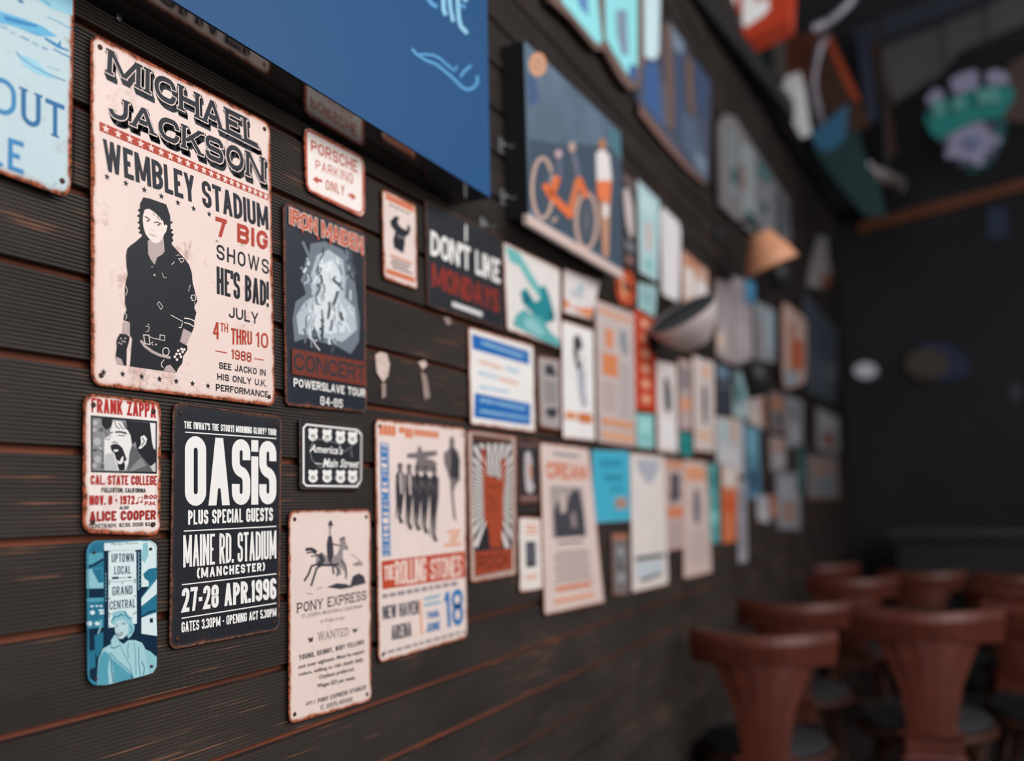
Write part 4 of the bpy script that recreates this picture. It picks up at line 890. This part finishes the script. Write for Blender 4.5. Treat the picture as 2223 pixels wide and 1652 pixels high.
far('tin_sign', 'narrow teal tin sign beside an orange one', [(1536,1006),(1558,1008),(1563,1178),(1541,1181)], (96,164,164), [('b',.15,.1,.85,.3,(70,132,136)),('b',.15,.6,.85,.75,(140,206,206))], rust=.12)
far('tin_sign', 'narrow orange tin sign with cream top beside the teal one', [(1566,1008),(1601,1014),(1598,1176),(1569,1180)], (216,122,82), [('b',.05,.02,.95,.28,(222,206,198)),('p',[(.3,.4),(.7,.38),(.75,.62),(.3,.62)],(206,76,44))], rust=.12)
far('tin_sign', 'long narrow pale grey tin strip hanging below the others', [(1601,1040),(1619,1044),(1622,1219),(1603,1223)], (168,168,176), [('b',.2,.1,.8,.4,(140,142,150)),('b',.2,.5,.8,.85,(150,150,158))], rust=.14)
# second row
far('tin_poster', 'cream tin poster with a big teal rounded shape, right of the black slogan sign', [(1092,524),(1216,583),(1217,757),(1101,716)], (226,220,218),
    [('p',[(.02,.04),(.25,.04),(.45,.22),(.7,.42),(.62,.5),(.4,.35),(.25,.2),(.1,.2)],(110,182,182)),('p',[(.25,.5),(.35,.42),(.5,.55),(.62,.48),(.6,.34),(.7,.3),(.78,.4),(.85,.55),(.88,.68),(.7,.76),(.62,.74),(.45,.70),(.28,.62)],(36,134,144)),
     ('p',[(.3,.5),(.42,.52),(.42,.6),(.32,.6)],(20,100,112)),('p',[(.8,.55),(.88,.6),(.84,.7),(.76,.66)],(20,104,116)),('p',[(.15,.8),(.3,.68),(.42,.72),(.6,.7),(.8,.85),(.98,.9),(.98,.99),(.6,.98),(.1,.92)],(90,168,172)),('p',[(.3,.78),(.5,.76),(.7,.9),(.5,.94),(.3,.9)],(140,194,196))], rust=.36)
far('tin_card', 'white tin card hanging tilted, with orange corners, above the white portrait poster', [(1224,582),(1303,610),(1284,695),(1222,679)], (222,216,216),
    [('p',[(.42,.25),(.55,.25),(.55,.4),(.42,.4)],(130,180,186)),('l',.2,.42,.6,.6,2,(160,170,186)),('p',[(.02,.68),(.15,.7),(.2,.85),(.04,.9)],(216,128,76)),('p',[(.2,.82),(.6,.78),(.95,.7),(.95,.95),(.6,.9)],(222,134,84))], rust=.36)
far('tin_poster', 'tall white tin poster with a dark standing figure and orange line near its foot', [(1219,694),(1288,716),(1292,957),(1222,952)], (236,232,232),
    [('p',[(.35,.12),(.5,.08),(.62,.14),(.66,.3),(.55,.4),(.42,.38),(.34,.26)],(58,60,68)),('p',[(.48,.22),(.64,.2),(.62,.32),(.5,.34)],(226,222,222)),('p',[(.45,.4),(.7,.38),(.68,.55),(.75,.7),(.6,.72),(.5,.6)],(170,172,182)),
     ('b',.08,.77,.4,.83,(216,140,90),'lettering'),('b',.46,.765,.9,.85,(206,120,70),'lettering')], rust=.34)
far('tin_card', 'small grey tin card with two dark tree shapes, beside the blue and white notice', [(1168,772),(1215,781),(1217,933),(1173,927)], (168,160,160),
    [('p',[(.3,.12),(.6,.08),(.75,.15),(.85,.25),(.3,.25)],(58,58,64)),('l',.2,.34,.85,.66,6,(128,122,124)),('p',[(.3,.72),(.8,.7),(.85,.78),(.6,.86),(.3,.82)],(58,58,64))])
far('tin_poster', 'tall pinkish tin poster with orange blocks, left of the scarlet banner strip', [(1292,648),(1376,680),(1381,972),(1298,960)], (198,184,182),
    [('b',.1,.05,.9,.09,(216,156,126)),('b',.22,.18,.42,.32,(214,138,96)),('b',.14,.36,.52,.52,(214,132,88)),('p',[(.6,.16),(.75,.16),(.8,.32),(.68,.34),(.6,.26)],(130,140,152)),('l',.1,.56,.5,.78,8,(190,164,158)),('l',.56,.4,.9,.8,10,(176,168,172)),('b',.1,.82,.92,.87,(216,152,114)),('b',.1,.91,.92,.97,(218,164,134))], rust=.32)
far('banner_strip', 'upright scarlet tin banner strip with stacked pale letters', [(1375,668),(1421,694),(1425,896),(1380,889)], (190,66,40),
    [('p',[(.38+.0,.06+.155*k),(.62,.055+.155*k),(.7,.12+.155*k),(.5,.155+.155*k),(.3,.12+.155*k)],(232,168,140),'lettering') for k in range(6)], rust=.2)
far('tin_sign', 'small pale aqua tin sign under the scarlet banner strip', [(1381,897),(1419,900),(1420,975),(1384,972)], (146,204,204), [('b',.2,.2,.8,.5,(166,216,214)),('b',.25,.6,.75,.8,(130,190,192))], rust=.12)
far('tin_poster', 'tall white tin poster with a slim black figure, third from the scarlet strip', [(1424,781),(1468,791),(1472,984),(1428,981)], (222,212,210),
    [('p',[(.35,.2),(.55,.16),(.68,.3),(.7,.5),(.6,.56),(.4,.54),(.36,.4)],(66,64,72)),('b',.15,.62,.85,.95,(232,226,228))], rust=.34)
far('tin_poster', 'dusky pink tin poster with a dark top patch, between two white ones', [(1473,778),(1501,784),(1503,934),(1474,934)], (182,162,160), [('b',.15,.1,.85,.42,(136,124,130)),('b',.1,.55,.9,.72,(214,152,122)),('b',.1,.8,.9,.95,(186,166,166))])
far('tin_sign', 'small deep teal oval-cornered sign under the dusky pink poster', [(1473,937),(1501,940),(1503,993),(1476,988)], (48,144,140), [('b',.3,.3,.7,.8,(34,116,116))], rad=.03, rust=.1)
far('tin_poster', 'cream tin poster with a long dark upright figure and orange sun', [(1504,770),(1550,786),(1552,982),(1507,979)], (214,200,196),
    [('p',[(.4,.08),(.7,.08),(.75,.2),(.5,.22)],(226,168,134)),('p',[(.42,.3),(.58,.28),(.64,.45),(.6,.7),(.44,.7),(.4,.5)],(78,80,90)),('b',.15,.78,.85,.88,(220,180,156))], rust=.34)
far('tin_sign', 'black and blue tin sign beneath the hanging cluster of pale papers', [(1555,784),(1588,799),(1589,900),(1557,894)], (54,60,72), [('b',.1,.05,.7,.3,(110,134,156)),('b',.1,.4,.8,.5,(84,92,104))], rust=.12)
far('tin_sign', 'pale aqua square sign right of the black and blue one', [(1589,800),(1621,812),(1622,912),(1591,904)], (158,190,194), [('b',.3,.35,.7,.6,(96,160,166)),('b',.1,.7,.9,.9,(188,204,208))], rust=.14)
far('tin_sign', 'beige tin sign with brown right edge, end of the upper middle row', [(1622,812),(1657,830),(1661,932),(1625,918)], (196,182,178), [('p',[(.75,.3),(.98,.4),(.98,.98),(.8,.9)],(160,100,74)),('b',.15,.2,.6,.6,(176,164,164))], rust=.2)
far('tin_sign', 'large pale grey-white sign under the black and blue one', [(1553,903),(1612,912),(1614,1036),(1556,1004)], (192,194,198), [('b',.1,.1,.5,.5,(176,188,194)),('d',.65,.22,.05,(206,160,132)),('b',.15,.6,.85,.9,(204,200,204))], rust=.14)
far('tin_sign', 'tall muted blue tin sign after the pale grey-white one', [(1615,922),(1648,928),(1652,1078),(1622,1086)], (92,136,160), [('b',.1,.05,.8,.4,(116,160,180)),('b',.2,.6,.8,.9,(56,82,110))], rust=.1)
# papers above
far('tin_sign', 'dark strip sign with a white upright figure, right of the bicycle picture', [(1346,363),(1381,398),(1383,590),(1350,570)], (48,46,50),
    [('p',[(.2,.2),(.5,.14),(.75,.3),(.8,.6),(.6,.68),(.35,.55),(.25,.4)],(204,190,188)),('b',.2,.02,.9,.12,(110,90,90)),('b',.25,.72,.8,.82,(120,122,130)),('b',.3,.88,.7,.96,(150,110,110))], rust=.1)
far('round_sign', 'round red and orange emblem sign beneath the dark strip', [(1335,582),(1379,590),(1379,668),(1338,658)], (186,78,46), [('d',.42,.5,.032,(222,150,110)),('d',.5,.45,.018,(90,70,70))], rad=.055, rust=.2)
far('tin_sign', 'tall pale aqua sign left of the blank white one', [(1383,388),(1432,436),(1428,612),(1389,592)], (176,208,212), [('b',.35,.38,.6,.7,(206,176,170)),('b',.3,.8,.7,.92,(130,186,188)),('b',.1,.1,.7,.3,(190,216,220))], rust=.14)
far('tin_sign', 'lower pale aqua sign, directly above the scarlet strip', [(1385,612),(1427,622),(1421,690),(1385,670)], (156,190,194), [('b',.2,.2,.8,.7,(140,176,182))], rust=.1, y=-.003)
far('tin_sign', 'blank rounded white sign, brightest of the upper group', [(1433,443),(1478,486),(1475,657),(1437,640)], (226,222,226), [('b',.05,.05,.25,.9,(212,208,214))], rust=.1, rad=.04)
far('tin_sign', 'orange and white sign with slanted top, right of the blank white one', [(1480,540),(1536,588),(1537,655),(1482,656)], (206,168,150), [('b',.1,.3,.4,.9,(226,216,212)),('b',.5,.45,.95,.95,(224,220,218)),('b',.1,.02,.7,.25,(190,134,108))], rust=.3)
far('paper_notice', 'leftmost tall grey paper in the far middle cluster', [(1553,606),(1588,612),(1592,792),(1556,772)], (170,158,160), [('b',.1,.2,.5,.5,(150,144,148)),('p',[(.0,.7),(.4,.65),(.5,.85),(.1,.9)],(216,190,176))], rust=.16)
far('paper_notice', 'middle tall grey paper in the far middle cluster', [(1590,598),(1630,614),(1636,812),(1594,794)], (166,156,160), [('b',.1,.1,.9,.3,(150,142,148)),('b',.1,.5,.9,.8,(176,166,168))], rust=.14)
far('tin_sign', 'little bright blue sign on top of the far middle cluster', [(1616,604),(1639,612),(1640,662),(1620,658)], (66,128,164), [('b',.2,.2,.8,.6,(84,150,186))], rust=.1, y=-.009)
far('paper_notice', 'pale aqua paper at the right of the far middle cluster', [(1638,652),(1682,672),(1682,788),(1643,780)], (146,152,160), [('b',.5,.1,.9,.8,(158,174,182)),('b',.1,.3,.4,.9,(150,136,140))], rust=.14, y=-.006)
far('surfboard_sign', 'elongated orange and cream board-shaped sign in front of the slate panel', [(1697,650),(1750,694),(1748,832),(1700,846)], (196,164,152), [('b',.25,.2,.5,.8,(176,120,98)),('p',[(.45,.4),(.85,.35),(.9,.75),(.5,.85)],(188,86,50)),('b',.1,.8,.6,.97,(140,156,168))], rad=.10, rust=.2, y=-.03)
far('slate_panel', 'large dull slate panel at the far end of the boarded wall', [(1742,628),(1818,720),(1812,878),(1752,850)], (70,78,88), [('b',.1,.1,.9,.5,(64,72,82))], rust=.02, y=-.012)
# far end cluster
def fa(label, quad, rgb, c2, c3): far('tin_sign', label, quad, rgb, [('b',.15,.12,.8,.45,c2),('p',[(.2,.55),(.8,.5),(.75,.9),(.25,.88)],c3)], rust=.15)
fa('grey and rust sign topping the farthest cluster at its left', [(1668,846),(1704,856),(1706,942),(1672,935)], (128,112,110), (160,112,90), (92,92,98))
fa('pale grey sign topping the farthest cluster in its middle', [(1707,858),(1742,872),(1742,980),(1709,968)], (146,148,154), (122,120,128), (158,160,166))
fa('pale pillar-like sign at the far right top of the last cluster', [(1772,884),(1820,905),(1822,984),(1774,976)], (148,146,150), (160,156,160), (132,92,74))
fa('mixed beige sign in the middle of the last cluster', [(1670,945),(1705,952),(1707,1020),(1673,1022)], (156,146,148), (172,136,122), (170,162,166))
fa('dark teal sign wedged in the last cluster', [(1728,960),(1748,965),(1748,1072),(1730,1072)], (60,100,100), (50,88,88), (80,110,112))
fa('brownish round-edged sign at the lower right of the last cluster', [(1752,988),(1818,990),(1822,1082),(1755,1082)], (136,124,124), (148,120,112), (116,124,130))
fa('pale blue-grey sign hanging lowest in the last cluster', [(1684,1024),(1736,1028),(1737,1151),(1688,1148)], (146,148,156), (160,160,168), (158,128,116))
fa('small white sign left of the orange sliver in the last cluster', [(1641,1074),(1668,1076),(1671,1136),(1646,1132)], (184,182,188), (170,170,178), (190,188,192))
fa('orange sliver of a sign at the foot of the last cluster', [(1671,1074),(1687,1076),(1688,1124),(1673,1122)], (176,112,84), (164,98,72), (186,124,98))
p0 = [(1755,620),(1765,560),(1778,512),(1796,516),(1798,560),(1806,600),(1796,622),(1778,626)]
q = [P(a, b_, -.02) for a, b_ in p0]; c = sum(q, Vector())/len(q); o = MB(); o.prism(q, (0, .012, 0)); r_ = empty('pennant', c); tag(r_, 'small pale pennant with a rust corner above the slate panel', 'pennant')
o.build('cloth', mat((140, 132, 132), .8), r_, c); o = MB(); q = [P(a, b_, -.021) for a, b_ in ((1780,600),(1806,590),(1800,622),(1784,626))]; o.prism(q, (0, .0008, 0)); o.build('corner_patch', mat((120, 72, 50), .8), r_, c)
# pale scuffs left on the boards where papers were torn away
for i, (pts) in enumerate(([(815,770),(826,764),(840,768),(846,790),(843,815),(832,830),(818,808)], [(828,832),(838,832),(838,860),(830,866)], [(908,786),(922,782),(928,792),(918,802)], [(914,806),(926,815),(934,862),(922,868)], [(962,688),(976,690),(980,703),(972,706)])):
    q = [P(a, b_, -.0022) for a, b_ in pts]; c = sum(q, Vector())/len(q); m = MB(); m.prism(q, (0, .0008, 0)); o = m.build('paper_scrap', mat((206, 184, 176) if i in (0, 2) else (150, 130, 124), .8, noise=.2, scale=90), None, c)
    tag(o, ('largest torn pale paper scrap on the bare boards beside the misty poster', 'thin torn remnant below the largest paper scrap', 'small torn scrap at the top of the right pair on bare boards', 'long faint torn scrap below the small right one', 'tiny torn scrap under the black slogan sign')[i], 'paper scrap')

# ------------------------------------------------------------------ wall lamps
def wall_lamp(label, px, py, y, ax, r, outer, inner, s=1.0):
    c = P(px, py, y); root = empty('wall_lamp', c); tag(root, label, 'lamp')
    prof = [(.02*s, -.09*s), (.05*s, -.085*s), (r*.55, -.055*s), (r*.82, -.01*s), (r, .05*s), (r*.97, .052*s), (r*.78, -.004*s), (r*.5, -.047*s), (.03*s, -.076*s)]
    m = MB(); m.lathe(prof, 28, (0, 0, 0), ax); m.build('lamp_shade', outer, root, smooth=True)
    m = MB(); m.lathe([(r*.94, .047*s), (r*.76, -.001*s), (r*.48, -.043*s), (.012, -.07*s)], 28, (0, 0, 0), ax); m.build('shade_lining', inner, root, smooth=True)
    a = Vector(ax).normalized(); b0 = -a*.085*s
    m = MB(); m.tube([b0, b0-a*.05, Vector((b0.x, -y*.5, b0.z+.06)), Vector((b0.x, -y-.006, b0.z+.02))], .009, 8); m.build('arm', M_DARK, root, smooth=True)
    m = MB(); m.lathe([(.035, 0), (.035, .012), (.02, .018)], 16, (b0.x, -y-.004, b0.z+.02), (0, -1, 0)); m.build('wall_rose', M_DARK, root)
    m = MB(); m.lathe([(.004, -.045), (.016, -.04), (.024, -.015), (.02, .006), (.004, .014)], 16, (0, 0, 0), ax); m.build('bulb', mat((200, 196, 190), .3), root, smooth=True)
wall_lamp('grey dome wall lamp with black lining, jutting out over the middle signs', 1494, 706, -.13, (-.52, .30, .80), .112, mat((168, 154, 154), .5), mat((30, 30, 34), .6), .8)
wall_lamp('copper-coloured dome wall lamp under the grey shield-shaped sign', 1666, 552, -.20, (.25, -.30, -.92), .105, mat((206, 146, 112), .45), mat((60, 50, 48), .6))
for px, py, l in ((1690, 600, 'small black spotlight just below the copper wall lamp'), (1642, 826, 'small black spotlight among the far signs under the board-shaped sign')):
    c = P(px, py, -.10); r_ = empty('spotlight', c); tag(r_, l, 'spotlight')
    m = MB(); m.lathe([(.02, -.09), (.045, -.08), (.055, .06), (.048, .06), (.042, -.06)], 18, (0, 0, 0), (.3, -.2, -.9)); m.build('can', mat((34, 33, 35), .5), r_, smooth=True)
    m = MB(); m.tube([(0, .0, .05), (0, .09, .07)], .01, 8); m.build('bracket', M_DARK, r_)

# ================================================================== above the wall: clutter under the roof, all facing the camera side
def slab(name, label, cat, pts, x, th, m_, top=True):
    q = [PX_(a, b_, x) for a, b_ in pts]; c = sum(q, Vector())/len(q); o = MB(); o.prism(q, (th, 0, 0)); o = o.build(name, m_, None, c); tag(o, label, cat); return o
# red hanging light box
X = 4.3
q = [PX_(a, b_, X) for a, b_ in ((1540,-120),(1722,-190),(1712,42),(1612,90),(1560,60))]; c = sum(q, Vector())/5
root = empty('hanging_box_sign', c); tag(root, 'orange-red hanging box sign with white letters, top edge of the picture', 'sign')
m = MB(); m.prism(q, (.16, 0, 0)); m.build('housing', mat((196, 68, 42), .45, emit=.10), root, c)
def lf(pts): 
    m = MB(); m.prism([PX_(1550+a/3.303, b_/3.303, X-.004) for a, b_ in pts], (.003, 0, 0)); m.build('letter', mat((236, 238, 238), .4, emit=.25), root, c)
lf([(60,-200),(150,-230),(160,60),(150,130),(120,130),(70,20)]); lf([(205,-250),(300,-290),(300,-220),(290,20),(390,-10),(395,60),(350,110),(230,190),(205,180)]); lf([(320,-290),(400,-320),(400,-40),(320,-15)])
slab('hanging_board', 'reddish brown hanging board behind the white flag', 'board', [(1695,92),(1775,60),(1772,200),(1700,178)], 5.4, .04, mat((84, 42, 28), .6))
slab('grey_post', 'grey upright post beside the reddish brown board', 'post', [(1674,70),(1700,62),(1704,182),(1684,180)], 5.0, .05, mat((86, 80, 80), .6))
slab('hanging_board', 'dark brown board behind the orange slat', 'board', [(1775,60),(1800,60),(1890,270),(1850,290),(1775,230)], 5.8, .04, mat((66, 42, 32), .6))
slab('leaning_timber', 'bright orange-brown leaning slat under the roof', 'timber', [(1788,80),(1802,74),(1866,210),(1862,222),(1842,200)], 5.2, .03, mat((150, 62, 36), .5))
slab('wooden_post', 'slim dark brown leaning post left of the grey awning', 'post', [(1890,84),(1910,80),(1946,330),(1930,345)], 6.11, .05, mat((60, 36, 26), .6))
slab('steel_post', 'slim dark blue leaning steel post under the roof', 'post', [(1858,84),(1888,92),(1904,250),(1884,270)], 6.07, .05, mat((52, 58, 76), .5))
slab('steel_beam', 'dark blue-grey roof beam above the grey awning', 'beam', [(1838,66),(2160,-60),(2180,-20),(1900,92),(1862,98)], 6.1, .08, mat((50, 54, 66), .5))
slab('awning', 'grey sloping awning panel above the round emblem', 'awning', [(1912,92),(2240,-50),(2240,42),(2080,110),(2040,160),(1940,222),(1926,180)], 6.3, .05, mat((84, 80, 84), .8))
slab('awning', 'brownish awning remnant at the right edge behind the emblem', 'awning', [(2190,140),(2260,100),(2260,270),(2180,262)], 6.6, .05, mat((84, 68, 64), .8))
slab('flag', 'white flag hanging behind the dark fascia beam', 'flag', [(1670,176),(1738,156),(1748,200),(1760,290),(1740,300)], 5.0, .006, mat((244, 246, 248), .8))
slab('flag', 'blue triangular flag below the white one', 'flag', [(1758,290),(1842,226),(1836,300),(1800,330),(1775,322)], 5.1, .006, mat((48, 96, 128), .8))
slab('teal_panel', 'long dark teal panel following the fascia beam down', 'panel', [(1740,290),(1800,320),(1862,280),(1880,350),(1908,390),(1922,470),(1880,470),(1820,400)], 5.6, .02, mat((34, 60, 62), .8))
slab('teal_panel', 'short dark teal strip under the red box sign', 'panel', [(1600,70),(1640,92),(1700,190),(1690,210),(1660,180)], 4.9, .02, mat((32, 58, 60), .8))
def tubing(label, pts, x, r, m_):
    q = [PX_(a, b_, x) for a, b_ in pts]; c = sum(q, Vector())/len(q); o = MB(); o.tube([v-c for v in q], r, 10); o = o.build('bent_tube', m_, None, None, smooth=True); o.location = c; tag(o, label, 'tube')
tubing('pale bent metal tube rising to the top edge', [(1862,-30),(1845,5),(1822,28),(1798,48),(1765,62)], 4.8, .022, mat((150, 148, 160), .35, .2))
tubing('pale curved metal tube hanging behind the white flag', [(1794,75),(1778,105),(1768,140),(1764,180),(1772,225),(1782,270)], 4.8, .022, mat((128, 122, 132), .35, .2))
# ceiling spotlight
c = PX_(1925, 385, 5.8); r_ = empty('track_spotlight', c); tag(r_, 'pale cylindrical spotlight pointing left below the roof clutter', 'spotlight')
a, b_ = PX_(1888, 372, 5.8)-c, PX_(1962, 402, 5.8)-c
m = MB(); m.tube([a, b_], .042, 16); m.build('can', mat((120, 108, 108), .4), r_, smooth=True); m = MB(); m.tube([a*1.02, a*1.0-(b_-a)*.12], .05, 16, .052); m.build('lens_hood', mat((196, 198, 212), .3), r_, smooth=True)
m = MB(); m.tube([(0, 0, .03), (0, 0, 4.6-c.z)], .012, 8); m.build('stem', M_DARK, r_)
# round emblem with teal banner
X = 6.2
def em(name, pts, dx, m_):
    o = MB(); o.prism([PX_(1550+a/3.303, b_/3.303, X+dx) for a, b_ in pts], (.02, 0, 0)); o.build(name, m_, root, c)
c = PX_(2105, 270, X); root = empty('emblem_sign', c); tag(root, 'hanging emblem sign with teal banner across pale lilac lettering and wheel', 'sign')
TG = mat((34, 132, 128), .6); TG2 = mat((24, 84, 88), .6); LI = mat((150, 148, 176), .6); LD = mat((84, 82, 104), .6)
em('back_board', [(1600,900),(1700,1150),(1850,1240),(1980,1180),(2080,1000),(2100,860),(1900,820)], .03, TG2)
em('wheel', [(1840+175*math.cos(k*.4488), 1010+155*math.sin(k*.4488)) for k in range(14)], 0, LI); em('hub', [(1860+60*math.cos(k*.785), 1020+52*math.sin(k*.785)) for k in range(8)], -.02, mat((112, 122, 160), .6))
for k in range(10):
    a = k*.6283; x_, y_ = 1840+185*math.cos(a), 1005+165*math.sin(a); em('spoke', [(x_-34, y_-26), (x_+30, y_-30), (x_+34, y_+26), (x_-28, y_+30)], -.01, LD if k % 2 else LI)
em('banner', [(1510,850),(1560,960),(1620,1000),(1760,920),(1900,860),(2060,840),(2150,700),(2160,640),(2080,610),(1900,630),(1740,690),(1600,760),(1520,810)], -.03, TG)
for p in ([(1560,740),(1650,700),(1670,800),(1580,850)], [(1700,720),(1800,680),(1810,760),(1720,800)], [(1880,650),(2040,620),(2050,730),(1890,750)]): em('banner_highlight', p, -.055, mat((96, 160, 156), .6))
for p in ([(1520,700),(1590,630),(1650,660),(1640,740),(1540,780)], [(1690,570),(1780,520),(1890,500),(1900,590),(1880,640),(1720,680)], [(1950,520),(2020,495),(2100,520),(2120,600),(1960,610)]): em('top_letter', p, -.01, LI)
for dy in (-.12, .12):
    m = MB(); m.tube([(X+.04, c.y+dy, c.z+.1), (X+.04, c.y+dy, 4.6)], .006, 6); m.build('hanging_wire', M_DARK, root, c)
# dim things on the far wall
slab('wall_light', 'small glowing white lamp on the dark far wall', 'lamp', [(1852,805),(1860,792),(1878,786),(1898,792),(1906,806),(1894,818),(1876,822),(1860,816)], 7.95, .05, mat((190, 186, 198), .5, emit=.14))
r_ = None
c = PX_(2015, 792, 7.95); root = empty('wall_emblem', c); tag(root, 'dim oval tan emblem with dark blue wings on the far wall', 'emblem'); X = 7.94
def wm(name, pts, dx, m_):
    o = MB(); o.prism([PX_(a, b_, X+dx) for a, b_ in pts], (.02, 0, 0)); o.build(name, m_, root, c)
wm('oval', [(2012+48*math.cos(k*.4488), 790+34*math.sin(k*.4488)) for k in range(14)], 0, mat((74, 62, 54), .6))
wm('wing', [(1965,800),(2050,830),(2108,808),(2100,780),(2060,745),(2000,742)], .03, mat((32, 42, 78), .6))
slab('poster', 'dim blue poster at the right edge under the brown lintel', 'poster', [(2142,452),(2186,446),(2188,515),(2146,518)], 7.99, .01, mat((44, 56, 84), .6))
slab('poster', 'tiny pale poster far right on the dark wall', 'poster', [(2192,838),(2216,832),(2218,868),(2196,872)], 7.99, .01, mat((60, 62, 70), .6))
# long dark counter before the far wall
m = MB(); m.box(7.0, 7.5, -6.5, -.35, .98, 1.03); r_ = empty('bar_counter', (7.25, -3.4, 0)); tag(r_, 'long dark bar counter along the far wall', 'counter')
m.build('counter_top', mat((48, 42, 42), .5), r_, (7.25, -3.4, 0)); m = MB(); m.box(7.1, 7.5, -6.4, -.4, 0, .98); m.build('counter_front', mat((26, 26, 29), .6), r_, (7.25, -3.4, 0))

# ================================================================== chairs and tables
WD = mat((88, 42, 31), .42, noise=.18, scale=14); WD2 = mat((66, 38, 30), .45, noise=.18, scale=14)
def make_chair():
    r = empty('dining_chair', (0, 0, 0)); hz = .845
    def arc(rad, a): return Vector((rad*math.sin(a), -rad*math.cos(a), 0))
    m = MB(); n = 14; V = []
    for i in range(n+1):
        a = math.radians(-42+84*i/n); dr = .075-.03*abs(math.cos(a*1.1))*0; h = .062+.02*abs(i/n-.5)*2
        for rad, z in ((.308, hz), (.334, hz-.003), (.340, hz-.03), (.326, hz-.025-h), (.300, hz-h-.018)): p = arc(rad, a); V.append((p.x, p.y+.085, z+.012*abs(i/n-.5)*2))
    m.v = V
    for i in range(n):
        for k in range(5): m.f.append((i*5+k, i*5+(k+1) % 5, (i+1)*5+(k+1) % 5, (i+1)*5+k))
    m.f.append((0, 1, 2, 3, 4)); m.f.append(tuple(range(n*5+4, n*5-1, -1)))
    m.build('top_rail', WD, r)
    for k in range(5):
        m = MB(); V = []
        for z, hw in ((.775, .034), (.70, .0255), (.62, .0185), (.52, .0150), (.46, .0145)):
            rad = .238-.03*(z < .75)*0
            for e in (-1, 1):
                off = (k-2)*hw*2.05+e*hw; a = off/.238
                for rr in (.226, .242): p = arc(rr-.012*(.775-z)/.3, a); V.append((p.x, p.y, z))
        m.v = V
        for i in range(4):
            o = i*4
            for a_, b2 in ((0, 1), (1, 3), (3, 2), (2, 0)): m.f.append((o+a_, o+b2, o+4+b2, o+4+a_))
        m.f += [(0, 1, 3, 2), (16, 18, 19, 17)]; m.build('slat', WD, r)
    m = MB(); V = [(-.085, -.25, .40), (.085, -.25, .40), (.085, -.17, .40), (-.085, -.17, .40)]; m.prism([Vector(v) for v in V], (0, 0, .075)); m.build('back_block', WD, r, bevel=.012)
    m = MB(); m.lathe([(.19, .425), (.215, .435), (.222, .452), (.20, .462)], 28); m.build('seat', WD2, r, smooth=True)
    m = MB(); m.lathe([(.19, .460), (.205, .475), (.19, .492), (.05, .498)], 28); m.build('cushion', mat((36, 35, 38), .7), r, smooth=True)
    for sx in (-1, 1):
        for sy in (-1, 1):
            m = MB(); m.tube([(sx*.125, sy*.125, .43), (sx*.15, sy*.15, .25), (sx*.185, sy*.185, 0)], .019, 10, .012); m.build('leg', WD2, r, smooth=True)
    m = MB(); m.lathe([(.165, .21), (.172, .215), (.172, .225), (.165, .23)], 24, close=True); m.build('foot_ring', WD2, r, smooth=True)
    return r
def copy_thing(o):
    c = o.copy(); COL.objects.link(c)
    for ch in o.children: d = ch.copy(); COL.objects.link(d); d.parent = c
    return c
def atd(px, d):
    "floor point seen in picture column px at distance d along the view"
    v = ray(px, 1340)/F; p = EYE+v*d; return p.x, p.y
ch0 = make_chair()
seats = [(1652, 3.05, 0, 1, 'front left orange-brown round-backed chair, nearest the boarded wall'), (1998, 3.22, 5, 1.05, 'front middle orange-brown round-backed chair, largest of the row'),
         (2275, 3.3, 10, 1.05, 'front chair cut off by the right edge'), (1726, 3.85, -6, 1, 'chair directly behind the front left chair'),
         (1845, 4.9, 4, 1, 'third-row chair between the two front chairs'), (2010, 5.2, -4, 1, 'third-row chair behind the front middle chair'), (2215, 4.9, 6, 1, 'third-row chair behind the chair at the right edge'),
         (1780, 5.9, 8, 1, 'farthest chair, close to the end of the boarded wall'), (2235, 4.25, -15, 1, 'second-row chair behind the chair cut off by the right edge')]
for i, (px, d, rz, sc_, lab) in enumerate(seats):
    o = ch0 if i == 0 else copy_thing(ch0)
    x, y = atd(px, d); o.location = (x, y, 0); o.rotation_euler = (0, 0, math.atan2(-(EYE.x-x), EYE.y-y)+math.pi+math.radians(rz)); o.scale = (sc_,)*3
    tag(o, lab, 'chair', 'round-backed wooden chairs beside the boarded wall')
def make_table():
    r = empty('round_table', (0, 0, 0)); m = MB(); m.lathe([(.26, .70), (.28, .71), (.28, .735), (.265, .74)], 32); m.build('table_top', mat((58, 40, 34), .5), r)
    m = MB(); m.lathe([(.05, .7), (.035, .6), (.035, .1), (.06, .05), (.2, .03), (.2, 0)], 24); m.build('pedestal', mat((30, 30, 32), .5), r, smooth=True); return r
t0 = make_table()
for i, (px, d, lab) in enumerate(((1955, 4.15, 'dark round pedestal table between the front chairs'), (2160, 5.9, 'dark round pedestal table at the right behind the chairs'))):
    o = t0 if i == 0 else copy_thing(t0); x, y = atd(px, d); o.location = (x, y, 0); tag(o, lab, 'table', 'dark round tables')
